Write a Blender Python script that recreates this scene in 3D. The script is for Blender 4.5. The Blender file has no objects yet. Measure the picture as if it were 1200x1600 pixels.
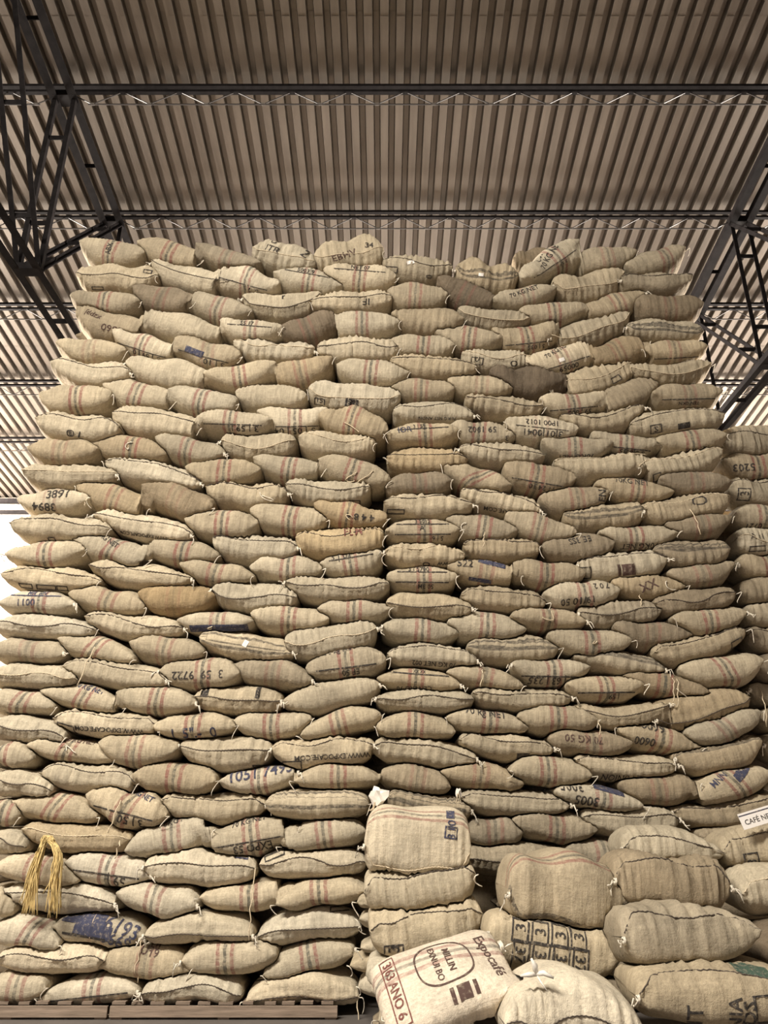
import bpy, bmesh, math, random
import numpy as np
from mathutils import Vector, Matrix
from mathutils.bvhtree import BVHTree

C = bpy.context.scene.collection
SC = bpy.context.scene

# ---------------------------------------------------------------- camera
F = 1202.0                      # focal length in pixels of the 1200 x 1600 frame
TILT = math.radians(22.0)
CAMZ = 1.61
cam_d = bpy.data.cameras.new('camera')
cam_d.sensor_fit = 'VERTICAL'
cam_d.sensor_height = 36.0
cam_d.lens = F / 1600.0 * 36.0
cam_d.clip_end = 200
cam = bpy.data.objects.new('camera', cam_d)
C.objects.link(cam)
cam.location = (0, 0, CAMZ)
cam.rotation_euler = (math.pi / 2 + TILT, 0, 0)
SC.camera = cam

# ---------------------------------------------------------------- light
world = bpy.data.worlds.new('world')
SC.world = world
world.use_nodes = True
bg = world.node_tree.nodes['Background']
bg.inputs[0].default_value = (1.0, 0.93, 0.84, 1)
bg.inputs[1].default_value = 0.05


def area(name, loc, rot, sx, sy, power, col):
    l = bpy.data.lights.new(name, 'AREA')
    l.shape = 'RECTANGLE'
    l.size, l.size_y = sx, sy
    l.energy = power
    l.color = col
    o = bpy.data.objects.new(name, l)
    C.objects.link(o)
    o.location = loc
    o.rotation_euler = [math.radians(a) for a in rot]
    return o


# daylight of the doorway and the gable window behind the camera, of a skylight in the roof, and of the
# window bands under the eaves of the far wall and the side walls
area('doorway_daylight', (-5.0, -11.5, 2.6), (90, 0, 0), 5, 4.0, 230, (1.0, 0.90, 0.86))
area('skylight_daylight', (-6.5, -1.6, 12.3), (4, -5, 0), 8, 2.0, 6000, (1.0, 0.93, 0.82))
area('far_window_daylight', (0.8, 20.2, 8.6), (-90, 0, 0), 19, 2.0, 9500, (1.0, 0.90, 0.80))
area('left_window_daylight', (-15.0, 18.0, 8.8), (90, 0, -90), 5, 2.0, 15000, (1.0, 0.90, 0.80))
area('right_window_daylight', (16.0, 18.0, 8.8), (90, 0, 90), 5, 2.0, 15000, (1.0, 0.90, 0.80))

SC.view_settings.view_transform = 'Standard'
SC.view_settings.look = 'None'
SC.view_settings.gamma = 1.0
SC.view_settings.use_curve_mapping = False
SC.view_settings.exposure = -0.14

# ---------------------------------------------------------------- helpers


def at(px, py, Y):
    """world point of a photograph pixel on the vertical plane at depth Y"""
    xc = (px - 600.0) / F
    yc = (800.0 - py) / F
    fw = math.cos(TILT) - yc * math.sin(TILT)
    up = math.sin(TILT) + yc * math.cos(TILT)
    k = Y / fw
    return Vector((xc * k, Y, CAMZ + up * k))


def tag(o, label=None, cat=None, group=None, kind=None):
    if label: o['label'] = label
    if cat: o['category'] = cat
    if group: o['group'] = group
    if kind: o['kind'] = kind
    return o


def link(name, mesh, mat=None, parent=None):
    o = bpy.data.objects.new(name, mesh)
    C.objects.link(o)
    if mat is not None and not mesh.materials:
        mesh.materials.append(mat)
    if parent is not None:
        o.parent = parent
    return o


def empty(name, loc, rz=0):
    o = bpy.data.objects.new(name, None)
    C.objects.link(o)
    o.location = loc
    o.rotation_euler = (0, 0, rz)
    return o


def mesh_np(name, verts, faces, smooth=True):
    me = bpy.data.meshes.new(name)
    me.from_pydata([tuple(map(float, v)) for v in verts], [], [tuple(map(int, f)) for f in faces])
    if smooth:
        me.polygons.foreach_set('use_smooth', [True] * len(me.polygons))
    me.update()
    return me


def box_data(c, s, v, f):
    n = len(v)
    for dz in (-1, 1):
        for dy in (-1, 1):
            for dx in (-1, 1):
                v.append((c[0] + dx * s[0] / 2, c[1] + dy * s[1] / 2, c[2] + dz * s[2] / 2))
    for q in ((0, 2, 3, 1), (4, 5, 7, 6), (0, 1, 5, 4), (2, 6, 7, 3), (0, 4, 6, 2), (1, 3, 7, 5)):
        f.append(tuple(n + i for i in q))


def box(name, c, s, mat, parent=None):
    v, f = [], []
    box_data((0, 0, 0), s, v, f)
    o = link(name, mesh_np(name, v, f, False), mat, parent)
    o.location = c
    return o


def bar_mesh(name, a, b, w, h, angle=False):
    """a straight steel bar from a to b: a box, or an L-shaped angle section"""
    a, b = Vector(a), Vector(b)
    d = (b - a).normalized()
    up = Vector((0, 0, 1)) if abs(d.z) < 0.9 else Vector((0, 1, 0))
    s = d.cross(up).normalized()
    n = s.cross(d).normalized()
    t = 0.014
    if angle:
        prof = [(-w / 2, -h / 2), (w / 2, -h / 2), (w / 2, -h / 2 + t), (-w / 2 + t, -h / 2 + t), (-w / 2 + t, h / 2), (-w / 2, h / 2)]
    else:
        prof = [(-w / 2, -h / 2), (w / 2, -h / 2), (w / 2, h / 2), (-w / 2, h / 2)]
    v = [tuple(p + s * x + n * y) for p in (a, b) for x, y in prof]
    k = len(prof)
    f = [(i, (i + 1) % k, k + (i + 1) % k, k + i) for i in range(k)] + [tuple(range(k))[::-1], tuple(range(k, 2 * k))]
    return mesh_np(name, v, f, False)


def tube_mesh(name, pts, r, seg=5, taper=None):
    pts = [Vector(p) for p in pts]
    v, f = [], []
    n = len(pts)
    for i, p in enumerate(pts):
        d = (pts[min(i + 1, n - 1)] - pts[max(i - 1, 0)]).normalized()
        up = Vector((0, 0, 1)) if abs(d.z) < 0.9 else Vector((0, 1, 0))
        s = d.cross(up).normalized()
        m = s.cross(d).normalized()
        rr = r * (taper[i] if taper else 1)
        for j in range(seg):
            a = 2 * math.pi * j / seg
            v.append(tuple(p + s * (rr * math.cos(a)) + m * (rr * math.sin(a))))
    for i in range(n - 1):
        for j in range(seg):
            f.append((i * seg + j, i * seg + (j + 1) % seg, (i + 1) * seg + (j + 1) % seg, (i + 1) * seg + j))
    f.append(tuple(range(seg))[::-1])
    f.append(tuple(range((n - 1) * seg, n * seg)))
    return v, f


# ---------------------------------------------------------------- materials
def new_mat(name):
    m = bpy.data.materials.new(name)
    m.use_nodes = True
    nt = m.node_tree
    b = nt.nodes['Principled BSDF']
    b.inputs['Specular IOR Level'].default_value = 0.2
    return m, nt, b


def N(nt, t, **kw):
    n = nt.nodes.new(t)
    for k, v in kw.items():
        if k == 'ins':
            for i, x in v.items():
                n.inputs[i].default_value = x
        else:
            setattr(n, k, v)
    return n


def simple(name, col, rough=0.8, metal=0.0, var=0.25, scale=6.0, bump=0.0, stretch=(1, 1, 1), spec=0.25):
    m, nt, b = new_mat(name)
    L = nt.links.new
    tc = N(nt, 'ShaderNodeTexCoord')
    mp = N(nt, 'ShaderNodeMapping')
    mp.inputs['Scale'].default_value = stretch
    L(tc.outputs['Object'], mp.inputs['Vector'])
    no = N(nt, 'ShaderNodeTexNoise', ins={'Scale': scale, 'Detail': 5.0, 'Roughness': 0.6})
    L(mp.outputs[0], no.inputs['Vector'])
    ra = N(nt, 'ShaderNodeMapRange', ins={1: 0.3, 2: 0.7, 3: 1 - var, 4: 1 + var})
    L(no.outputs[0], ra.inputs[0])
    mx = N(nt, 'ShaderNodeVectorMath', operation='SCALE')
    mx.inputs[0].default_value = col
    L(ra.outputs[0], mx.inputs['Scale'])
    L(mx.outputs[0], b.inputs['Base Color'])
    b.inputs['Roughness'].default_value = rough
    b.inputs['Metallic'].default_value = metal
    b.inputs['Specular IOR Level'].default_value = spec
    if bump:
        bp = N(nt, 'ShaderNodeBump', ins={'Strength': bump, 'Distance': 0.02})
        L(no.outputs[0], bp.inputs['Height'])
        L(bp.outputs[0], b.inputs['Normal'])
    return m


def ink(name, col, wear=0.56):
    m, nt, b = new_mat(name)
    L = nt.links.new
    tc = N(nt, 'ShaderNodeTexCoord')
    n1 = N(nt, 'ShaderNodeTexNoise', ins={'Scale': 34.0, 'Detail': 5.0, 'Roughness': 0.75})
    L(tc.outputs['Object'], n1.inputs['Vector'])
    r1 = N(nt, 'ShaderNodeMapRange', ins={1: wear - .04, 2: wear + .14, 3: 0.0, 4: 0.8})
    L(n1.outputs[0], r1.inputs[0])
    mx = N(nt, 'ShaderNodeMix', data_type='RGBA')
    L(r1.outputs[0], mx.inputs['Factor'])
    mx.inputs['A'].default_value = (*col, 1)
    mx.inputs['B'].default_value = (0.36, 0.30, 0.225, 1)
    L(mx.outputs['Result'], b.inputs['Base Color'])
    b.inputs['Roughness'].default_value = 0.93
    return m


def burlap():
    m, nt, b = new_mat('burlap')
    L = nt.links.new
    oi = N(nt, 'ShaderNodeObjectInfo')
    tc = N(nt, 'ShaderNodeTexCoord')
    add = N(nt, 'ShaderNodeVectorMath', operation='MULTIPLY_ADD')
    L(oi.outputs['Random'], add.inputs[0])
    add.inputs[1].default_value = (37, 53, 71)
    L(tc.outputs['Object'], add.inputs[2])

    def noise(sc, scale, det=4.0, rough=0.6):
        mp = N(nt, 'ShaderNodeMapping')
        mp.inputs['Scale'].default_value = sc
        L(add.outputs[0], mp.inputs['Vector'])
        n = N(nt, 'ShaderNodeTexNoise', ins={'Scale': scale, 'Detail': det, 'Roughness': rough})
        L(mp.outputs[0], n.inputs['Vector'])
        return n.outputs[0]

    def mr(src, a, b_, c, d):
        r = N(nt, 'ShaderNodeMapRange', ins={1: a, 2: b_, 3: c, 4: d})
        L(src, r.inputs[0])
        return r.outputs[0]

    def math_(op, a, b_=None):
        n = N(nt, 'ShaderNodeMath', operation=op)
        for i, x in enumerate((a, b_)):
            if x is None: continue
            if isinstance(x, (int, float)): n.inputs[i].default_value = x
            else: L(x, n.inputs[i])
        return n.outputs[0]

    blot = noise((1, 1, 1), 4.0, 5.0)
    vert = noise((1, 1, 0.10), 55.0, 3.0)
    hori = noise((0.08, 1, 1), 75.0, 3.0)
    fine = noise((1, 1, 1), 190.0, 2.0)
    val = math_('MULTIPLY', mr(blot, 0.3, 0.7, 0.80, 1.18), mr(vert, 0.3, 0.7, 0.84, 1.14))
    val = math_('MULTIPLY', val, mr(hori, 0.3, 0.7, 0.90, 1.09))
    val = math_('MULTIPLY', val, mr(fine, 0.3, 0.7, 0.90, 1.10))
    sc = N(nt, 'ShaderNodeVectorMath', operation='SCALE')
    L(oi.outputs['Color'], sc.inputs[0])
    L(val, sc.inputs['Scale'])
    # woven stripes: red, dark green, red, worn by the noise
    atr = N(nt, 'ShaderNodeAttribute', attribute_name='sack_co')
    sep = N(nt, 'ShaderNodeSeparateXYZ')
    L(atr.outputs['Vector'], sep.inputs[0])
    wob = math_('MULTIPLY', math_('SUBTRACT', noise((1, 1, 1), 9.0, 2.0), 0.5), 0.03)
    x = math_('ADD', sep.outputs[0], wob)
    worn = mr(noise((0.5, 1, 1), 38.0, 4.0, 0.7), 0.34, 0.58, 0.35, 1.0)

    def stripe(c, hw):
        d = math_('ABSOLUTE', math_('SUBTRACT', x, c))
        return math_('MULTIPLY', mr(d, hw * 0.75, hw * 1.15, 1.0, 0.0), worn)

    red = math_('MULTIPLY', math_('MAXIMUM', stripe(-0.066, 0.0185), stripe(0.066, 0.0185)), oi.outputs['Alpha'])
    grn = math_('MULTIPLY', stripe(0.0, 0.0165), oi.outputs['Alpha'])
    bd = math_('ABSOLUTE', sep.outputs[2])
    band = math_('MULTIPLY', mr(bd, 0.010, 0.018, 1.0, 0.0), worn)
    prev = sc.outputs[0]
    for fac, col, k in ((red, (0.22, 0.068, 0.064, 1), 0.80), (grn, (0.050, 0.055, 0.050, 1), 0.85), (band, (0.045, 0.04, 0.038, 1), 0.80)):
        mix = N(nt, 'ShaderNodeMix', data_type='RGBA')
        L(math_('MULTIPLY', fac, k), mix.inputs['Factor'])
        L(prev, mix.inputs['A'])
        mix.inputs['B'].default_value = col
        prev = mix.outputs['Result']
    L(prev, b.inputs['Base Color'])
    b.inputs['Roughness'].default_value = 0.93
    b.inputs['Specular IOR Level'].default_value = 0.1
    hgt = math_('ADD', math_('MULTIPLY', vert, 0.55), math_('MULTIPLY', fine, 0.45))
    hgt = math_('ADD', hgt, math_('MULTIPLY', hori, 0.35))
    hgt = math_('ADD', hgt, math_('MULTIPLY', noise((1, 1, 1), 16.0, 3.0), 1.4))
    bp = N(nt, 'ShaderNodeBump', ins={'Strength': 0.55, 'Distance': 0.016})
    L(hgt, bp.inputs['Height'])
    L(bp.outputs[0], b.inputs['Normal'])
    return m


M = {
    'burlap': burlap(),
    'thread': simple('dark_thread', (0.085, 0.068, 0.055), 0.9, scale=90, var=0.5),
    'jute': simple('jute_twine', (0.62, 0.52, 0.37), 0.9, scale=60),
    'white_string': simple('white_string', (0.72, 0.66, 0.55), 0.9, scale=60),
    'raffia': simple('golden_raffia', (0.60, 0.45, 0.20), 0.7, scale=40, var=0.45, stretch=(1, 1, 0.15)),
    'ink': ink('black_ink', (0.045, 0.04, 0.037)),
    'blue': ink('blue_ink', (0.055, 0.058, 0.095)),
    'red': ink('red_ink', (0.17, 0.065, 0.055)),
    'brown': ink('brown_ink', (0.09, 0.055, 0.047)),
    'green': ink('green_ink', (0.045, 0.075, 0.055)),
    'sheet': simple('roof_sheet', (0.155, 0.132, 0.108), 0.42, 0.65, 0.16, 2.2, 0.0, (3, 0.35, 1), 0.4),
    'steel': simple('dark_steel', (0.011, 0.0095, 0.0095), 0.7, 0.0, 0.4, 9.0, 0.0, (1, 1, 1), 0.03),
    'rod': simple('grey_rod', (0.035, 0.03, 0.027), 0.45, 0.0, 0.3, 14.0, 0.0, (1, 1, 1), 0.15),
    'weld': simple('pale_weld', (0.16, 0.145, 0.13), 0.5, 0.0, 0.3, 14.0),
    'concrete': simple('concrete', (0.12, 0.105, 0.095), 0.85, 0.0, 0.22, 1.6, 0.15),
    'plaster': simple('plaster', (0.22, 0.19, 0.16), 0.9, 0.0, 0.05, 1.2),
    'block': simple('grey_block_wall', (0.16, 0.14, 0.12), 0.9, 0.0, 0.1, 2.0),
    'wood': simple('pallet_wood', (0.25, 0.19, 0.145), 0.85, 0.0, 0.35, 5.0, 0.3, (0.6, 5, 9)),
    'card': simple('white_card', (0.80, 0.76, 0.72), 0.6, 0.0, 0.02, 3.0),
    'plastic': simple('white_plastic', (0.75, 0.71, 0.64), 0.4, 0.0, 0.05, 8.0, spec=0.5),
}

# ---------------------------------------------------------------- the setting
H0, SL = 11.0, 0.11             # roof height over the camera at Y = 0, fall per metre towards the far wall


def roof_z(Y):
    return CAMZ + H0 - SL * Y


FAR = 20.5
XL, XR = -15.4, 16.4
YB = -13.0
floor = tag(box('floor', ((XL + XR) / 2, (FAR + YB) / 2, -0.05), (XR - XL, FAR - YB, 0.10), M['concrete']), kind='structure')
for nm, c, s in (('wall_back', ((XL + XR) / 2, FAR + 0.1, 5.17), (XR - XL + 0.4, 0.2, 10.34)),
                 ('wall_left', (XL - 0.1, (FAR + YB) / 2, 7.0), (0.2, FAR - YB, 14.0)),
                 ('wall_right', (XR + 0.1, (FAR + YB) / 2, 7.0), (0.2, FAR - YB, 14.0)),
                 ('wall_front', ((XL + XR) / 2, YB - 0.1, 7.0), (XR - XL + 0.4, 0.2, 14.0))):
    tag(box(nm, c, s, M['plaster' if nm == 'wall_back' else 'block']), kind='structure')
v, f = [], []
n = 0
for (y, dz) in ((YB, 0.13), (FAR + 0.3, 0.13), (YB, 0.33), (FAR + 0.3, 0.33)):
    for x in (XL, XR):
        v.append((x, y, roof_z(y) + dz))
f = [(0, 1, 3, 2), (4, 6, 7, 5), (0, 4, 5, 1), (2, 3, 7, 6), (0, 2, 6, 4), (1, 5, 7, 3)]
ceiling = tag(link('ceiling', mesh_np('ceiling', v, f, False), M['sheet']), kind='structure')

# corrugated roof sheets, five ribs each, lapped along the slope
PITCH = 0.225
prof = []
for k in range(5):
    x0 = k * PITCH
    prof += [(x0, 0.0), (x0 + 0.112, 0.0), (x0 + 0.132, 0.100), (x0 + 0.205, 0.100)]
prof += [(5 * PITCH, 0.0), (5 * PITCH + 0.10, 0.002)]


def sheet_mesh(length):
    v, f = [], []
    n = len(prof)
    for y in (0.0, length):
        for x, z in prof:
            v.append((x, y, z - SL * y))
    for i in range(n - 1):
        f.append((i, n + i, n + i + 1, i + 1))
    return mesh_np('roof_sheet', v, f, False)


SHEET_L = 6.75
sm = sheet_mesh(SHEET_L + 0.12)
rng = random.Random(4)
for r in range(3):
    y0 = FAR + 0.2 - SHEET_L * (r + 1)
    for c in range(31):
        x0 = XL + 0.05 + c * 5 * PITCH
        if x0 + 1.2 > XR: break
        o = link('roof_sheet', sm, M['sheet'], ceiling)
        o.location = (x0, y0, roof_z(y0) + 0.004 * r + rng.uniform(0, 0.004))

# purlins: light open-web joists running across the picture
PY = [8.15, 10.40, 12.62, 15.05, 17.35, 19.7]
BAYS = [(-15.3, -4.65), (-4.65, 6.10), (6.10, 16.3)]
ROW_NAME = ['nearest', 'second', 'third', 'fourth', 'fifth', 'farthest']
BAY_NAME = ['left of the left roof truss', 'above the sack stack between the two roof trusses', 'right of the right roof truss']
rod_cache = {}
for i, y in enumerate(PY):
    for j, (xa, xb) in enumerate(BAYS):
        if i == 5: continue
        root = empty('roof_purlin', (xa, y, roof_z(y) - 0.06))
        tag(root, f'{ROW_NAME[i]} open-web steel purlin under the roof, {BAY_NAME[j]}', 'purlin', 'open-web roof purlins')
        Ln = xb - xa
        for dz, s in ((0.0, 0.045), (-0.115, 0.04)):
            link('top_chord', bar_mesh('top_chord', (0, 0, dz), (Ln, 0, dz), 0.06, s), M['steel'], root)
        link('bottom_rod', bar_mesh('bottom_rod', (0.35, 0, -0.36), (Ln - 0.35, 0, -0.36), 0.016, 0.016), M['rod'], root)
        nn = 13
        st = Ln / nn
        for k in range(nn):
            xm = (k + 0.5) * st
            if not (-9.5 < xa + xm < 9.5): continue
            for sgn in (-1, 1):
                key = ('d', sgn, round(st, 3))
                if key not in rod_cache:
                    rod_cache[key] = bar_mesh('web_rod', (0, 0, -0.36), (sgn * st * 0.47, 0, -0.12), 0.013, 0.013)
                o = link('web_rod', rod_cache[key], M['rod'], root)
                o.location = (xm, 0, 0)
            if 'w' not in rod_cache:
                wv, wf = [], []
                box_data((0, 0, -0.355), (0.055, 0.03, 0.022), wv, wf)
                rod_cache['w'] = mesh_np('weld_node', wv, wf, False)
            o = link('weld_node', rod_cache['w'], M['weld'], root)
            o.location = (xm, 0, 0)


def truss(name, X, label):
    root = empty(name, (X, 0, 0))
    tag(root, label, 'truss', 'roof trusses')
    zb = CAMZ + 6.72
    g = 0.14
    top = lambda y: roof_z(y) - 0.30
    nodes = [3.6, 5.9] + PY

    def member(nm, a, b, size, battens=True):
        for sx in (-g, g):
            link(nm, bar_mesh(nm, (sx, a[0], a[1]), (sx, b[0], b[1]), size * .8, size * .8, True), M['steel'], root)
        if battens:
            d = math.hypot(b[0] - a[0], b[1] - a[1])
            m_ = max(1, int(d / 1.15))
            for q in range(m_):
                t = (q + 0.5) / m_
                y, z = a[0] + (b[0] - a[0]) * t, a[1] + (b[1] - a[1]) * t
                link('batten_plate', bar_mesh('batten_plate', (-g, y, z), (g, y, z), 0.012, 0.075), M['steel'], root)

    for k in range(len(nodes) - 1):
        member('top_chord', (nodes[k], top(nodes[k])), (nodes[k + 1], top(nodes[k + 1])), 0.15)
        member('bottom_chord', (nodes[k], zb), (nodes[k + 1], zb), 0.12)
        if nodes[k] > 6: member('diagonal', (nodes[k], zb), (nodes[k + 1], top(nodes[k + 1])), 0.082)
        else: member('diagonal', (nodes[k], top(nodes[k])), (nodes[k + 1], zb), 0.082)
    for y in nodes:
        member('vertical', (y, zb), (y, top(y)), 0.082)
        link('gusset_plate', bar_mesh('gusset_plate', (-g - 0.02, y, top(y)), (g + 0.02, y, top(y)), 0.20, 0.10), M['steel'], root)
        link('gusset_plate', bar_mesh('gusset_plate', (-g - 0.02, y, zb), (g + 0.02, y, zb), 0.16, 0.10), M['steel'], root)
    return root


truss('roof_truss', -4.65, 'dark steel roof truss with paired members left of the sack stack')
truss('roof_truss', 6.10, 'dark steel roof truss with paired members right of the sack stack')
# beams along the top of the far wall
tag(box('trim_1', ((XL + XR) / 2, FAR - 0.12, 10.18), (XR - XL - 0.2, 0.14, 0.12), M['steel']), kind='structure')
tag(box('trim_2', ((XL + XR) / 2, FAR - 0.06, 9.86), (XR - XL - 0.2, 0.08, 0.10), M['steel']), kind='structure')

# ---------------------------------------------------------------- pallets under the left stack
FRONT = 8.0
rng = random.Random(9)
PAL_H = 0.145


def pallet(x0, x1, y0, label):
    root = empty('wooden_pallet', ((x0 + x1) / 2, y0, 0))
    tag(root, label, 'pallet', 'wooden pallets under the sacks')
    w = x1 - x0
    box('stringer_board', (0, 0.02, 0.062), (w, 0.035, 0.085), M['wood'], root)
    box('stringer_board', (0, 0.55, 0.062), (w, 0.04, 0.085), M['wood'], root)
    box('stringer_board', (0, 1.0, 0.062), (w, 0.04, 0.085), M['wood'], root)
    k = 0
    x = -w / 2
    while x < w / 2 - 0.08:
        bw = rng.uniform(0.09, 0.13)
        box('deck_slat', (x + bw / 2, 0.55, 0.117 + rng.uniform(0, 0.004)), (bw, 1.0, 0.020), M['wood'], root)
        x += bw + rng.uniform(0.05, 0.11)
    for x in (-w / 2 + 0.06, 0.0, w / 2 - 0.06):
        box('foot_block', (x, 0.07, 0.010), (0.10, 0.10, 0.02), M['wood'], root)
    return root


pp = lambda px: at(px, 1580, FRONT - 0.05).x
pallet(pp(-150), pp(167), FRONT - 0.05, 'weathered wooden pallet at the left edge under the bottom sacks')
pallet(pp(171), pp(527), FRONT - 0.05, 'weathered wooden pallet under the two rightmost bottom sacks of left stack')

# ---------------------------------------------------------------- sacks
PHI = np.concatenate([np.linspace(-100, 100, 25), np.linspace(120, 240, 7)]) * math.pi / 180
NPH = len(PHI)


class Sack:
    """a filled burlap sack: x across the picture from tip to tip, y into the stack, z up"""

    def __init__(s, seed, w, h, D, typ, bend=0.0, bl=0.62, br=0.62, a=2.6, m=0.74, phi0=12, stripe=0.0, slant=0.0,
                 bands=None, hump=0.0, hs=0.7, al=None, ar=None, M_=46):
        r = np.random.RandomState(seed)
        s.w, s.h, s.D, s.typ, s.bend, s.bl, s.br, s.a, s.m = w, h, D, typ, bend, bl, br, a, m
        s.al, s.ar = al or a, ar or a
        s.long = typ in 'LlDPH'
        s.phi0, s.stripe, s.slant, s.hump = math.radians(phi0), stripe, slant, hump
        s.sw = [(r.uniform(2, 5), r.uniform(0, 6.3), r.uniform(.03, .10)) for _ in range(2)]
        s.ga = [(r.uniform(14, 62), r.uniform(0, 6.3), r.uniform(.4, 1.0), r.uniform(-1.5, 1.5)) for _ in range(7)]
        s.lu = [(r.uniform(2, 7), r.uniform(0.8, 3.0), r.uniform(0, 6.3), r.uniform(.5, 1.0)) for _ in range(6)]
        s.fo = [(r.randint(4, 9), r.uniform(0, 6.3)) for _ in range(2)]
        s.gA = {'L': .0068, 'l': .0068, 'D': .0055, 'P': .0040, 'H': .0030, 'E': .0018, 'e': .0018}[typ] * (h / .26)
        s.lA = .015 * (h / .26)
        s.ed = r.uniform(-.05, .05, 2)
        t = np.linspace(-1, 1, M_)
        s.U = 0.55 * t + 0.45 * np.sin(t * math.pi / 2)
        s.bands, s.hs = bands, hs
        s.build()

    def surf(s, U, P, out=0.0):
        au = np.abs(U)
        ex = np.where(U < 0, s.bl, s.br)
        g = np.clip(1 - au ** np.where(U < 0, s.al, s.ar), 0, 1) ** ex
        hz = s.h / 2 * g + 0.010
        hz = hz * (1 + s.hump * np.sin(U * 2.2))
        d = s.D / 2 * (1 - 0.10 * au ** 5 + s.ed[0] * U + s.ed[1] * U * U)
        c, sn = np.cos(P), np.sin(P)
        y = -d * np.sign(c) * np.abs(c) ** s.m
        z = hz * np.sign(sn) * np.abs(sn) ** s.m
                # radial direction for the relief
        ny, nz = -c / d, sn / np.maximum(hz, .02)
        nn = np.sqrt(ny * ny + nz * nz) + 1e-9
        ny, nz = ny / nn, nz / nn
        ph0 = s.seam_phi(U)
        dp = np.abs(P - ph0)
        disp = np.zeros_like(U * P)
        ga = np.zeros_like(disp)
        for k, p, am, sh in s.ga:
            ga += am * np.sin(k * U * s.w / .8 + p + sh * (P - ph0))
        fade = np.clip((1 - au) * 6, 0, 1)
        disp += s.gA * ga * np.exp(-(dp / (0.85 if s.long else 1.5)) ** 2) * (np.clip(dp / .22, .15, 1) if s.long else 1.0) * fade
        for k, q, p, am in s.lu:
            disp += s.lA * .42 * am * np.sin(k * U + q * P + p) * np.clip((1 - au) * 3, 0, 1)
        for k, p in s.fo:
            disp += .010 * np.sin(k * P + p) * au ** 7 * np.clip((1 - au) * 12, 0.0, 1)
        if s.typ in 'Ll':
            disp += .010 * np.exp(-(dp / .10) ** 2) - .010 * np.exp(-((dp - .26) / .16) ** 2)
        disp += out
        x = U * s.w / 2 * np.ones_like(P)
        return x, y + ny * disp, z + nz * disp + s.bend * U * U

    def seam_phi(s, U):
        o = s.phi0 * np.ones_like(U)
        for k, p, am in s.sw:
            o = o + (am * .35 if s.typ == 'D' else am) * np.sin(k * U + p)
        return o * np.clip((1 - np.abs(U)) * 5, 0, 1)

    def build(s):
        U = s.U[:, None] * np.ones(NPH)[None]
        P = np.ones(len(s.U))[:, None] * PHI[None]
        x, y, z = s.surf(U, P)
        co = np.stack([x, y, z], -1).reshape(-1, 3)
        nu = len(s.U)
        F_ = []
        i = np.arange(nu - 1)[:, None] * NPH
        j = np.arange(NPH)[None]
        a0, b0 = i + j, i + (j + 1) % NPH
        quads = np.stack([a0, b0, b0 + NPH, a0 + NPH], -1).reshape(-1, 4)
        me = bpy.data.meshes.new('coffee_sack')
        nq = len(quads)
        caps = [list(range(NPH))[::-1], list(range((nu - 1) * NPH, nu * NPH))]
        loops = np.concatenate([quads.reshape(-1), caps[0], caps[1]]).astype(np.int32)
        starts = np.concatenate([np.arange(nq) * 4, [nq * 4, nq * 4 + NPH]]).astype(np.int32)
        me.vertices.add(len(co))
        me.vertices.foreach_set('co', co.astype(np.float32).reshape(-1))
        me.loops.add(len(loops))
        me.loops.foreach_set('vertex_index', loops)
        me.polygons.add(nq + 2)
        me.polygons.foreach_set('loop_start', starts)
        me.polygons.foreach_set('use_smooth', np.ones(nq + 2, dtype=bool))
        me.update(calc_edges=True)
        at_ = me.attributes.new('sack_co', 'FLOAT_VECTOR', 'POINT')
        if s.typ in 'Ee': sx = x - s.stripe * s.w / 2 + s.slant * z
        elif s.typ == 'H': sx = (P - s.hs) * s.h * 0.55 if s.hs < 9 else y - s.stripe
        else: sx = np.full_like(x, 9.0)
        bd = np.full_like(x, 9.0)
        if s.bands is not None:
            ph0 = s.seam_phi(U)
            arc = (P - ph0) * s.h * 0.55
            for b in s.bands:
                q = arc - b
                bd = np.where(np.abs(q) < np.abs(bd), q, bd)
        at_.data.foreach_set('vector', np.stack([sx, z, bd], -1).astype(np.float32).reshape(-1))
        s.me = me
        s.co, s.quads = co, quads
        s.bvh = None

    def front(s, fx, fz):
        """a point on the front face by fractions of the half width and half height"""
        U = np.array([fx]); P = np.array([math.asin(max(-1, min(1, fz))) * .8 - getattr(s, 'elev', 0) * .7])
        return Vector([float(q[0]) for q in s.surf(U, P, 0.004)])

    def hit(s, o, d):
        if s.bvh is None:
            s.bvh = BVHTree.FromPolygons([tuple(c) for c in s.co.tolist()], s.quads.tolist())
        return s.bvh.ray_cast(Vector(o), Vector(d))


FONT_CACHE = {}


def text_tris(txt):
    """flat triangles of a line of text, unit height, centred"""
    if txt not in FONT_CACHE:
        cu = bpy.data.curves.new('lettering', 'FONT')
        cu.body = txt
        cu.size = 1.0
        cu.resolution_u = 2
        cu.align_x = 'CENTER'
        cu.offset = 0.012
        ob = bpy.data.objects.new('lettering', cu)
        C.objects.link(ob)
        dg = bpy.context.evaluated_depsgraph_get()
        me = bpy.data.meshes.new_from_object(ob.evaluated_get(dg))
        bm = bmesh.new()
        bm.from_mesh(me)
        bmesh.ops.triangulate(bm, faces=bm.faces[:])
        bm.verts.index_update()
        v = [(p.co.x, p.co.y - 0.35) for p in bm.verts]
        t = [tuple(q.index for q in fc.verts) for fc in bm.faces]
        bm.free()
        bpy.data.objects.remove(ob)
        bpy.data.curves.remove(cu)
        bpy.data.meshes.remove(me)
        FONT_CACHE[txt] = (v, t)
    return FONT_CACHE[txt]


PRINT_NAME = {'t': 'printed_text', 'r': 'printed_bar', 'o': 'printed_box', 'c': 'printed_ring'}


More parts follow.
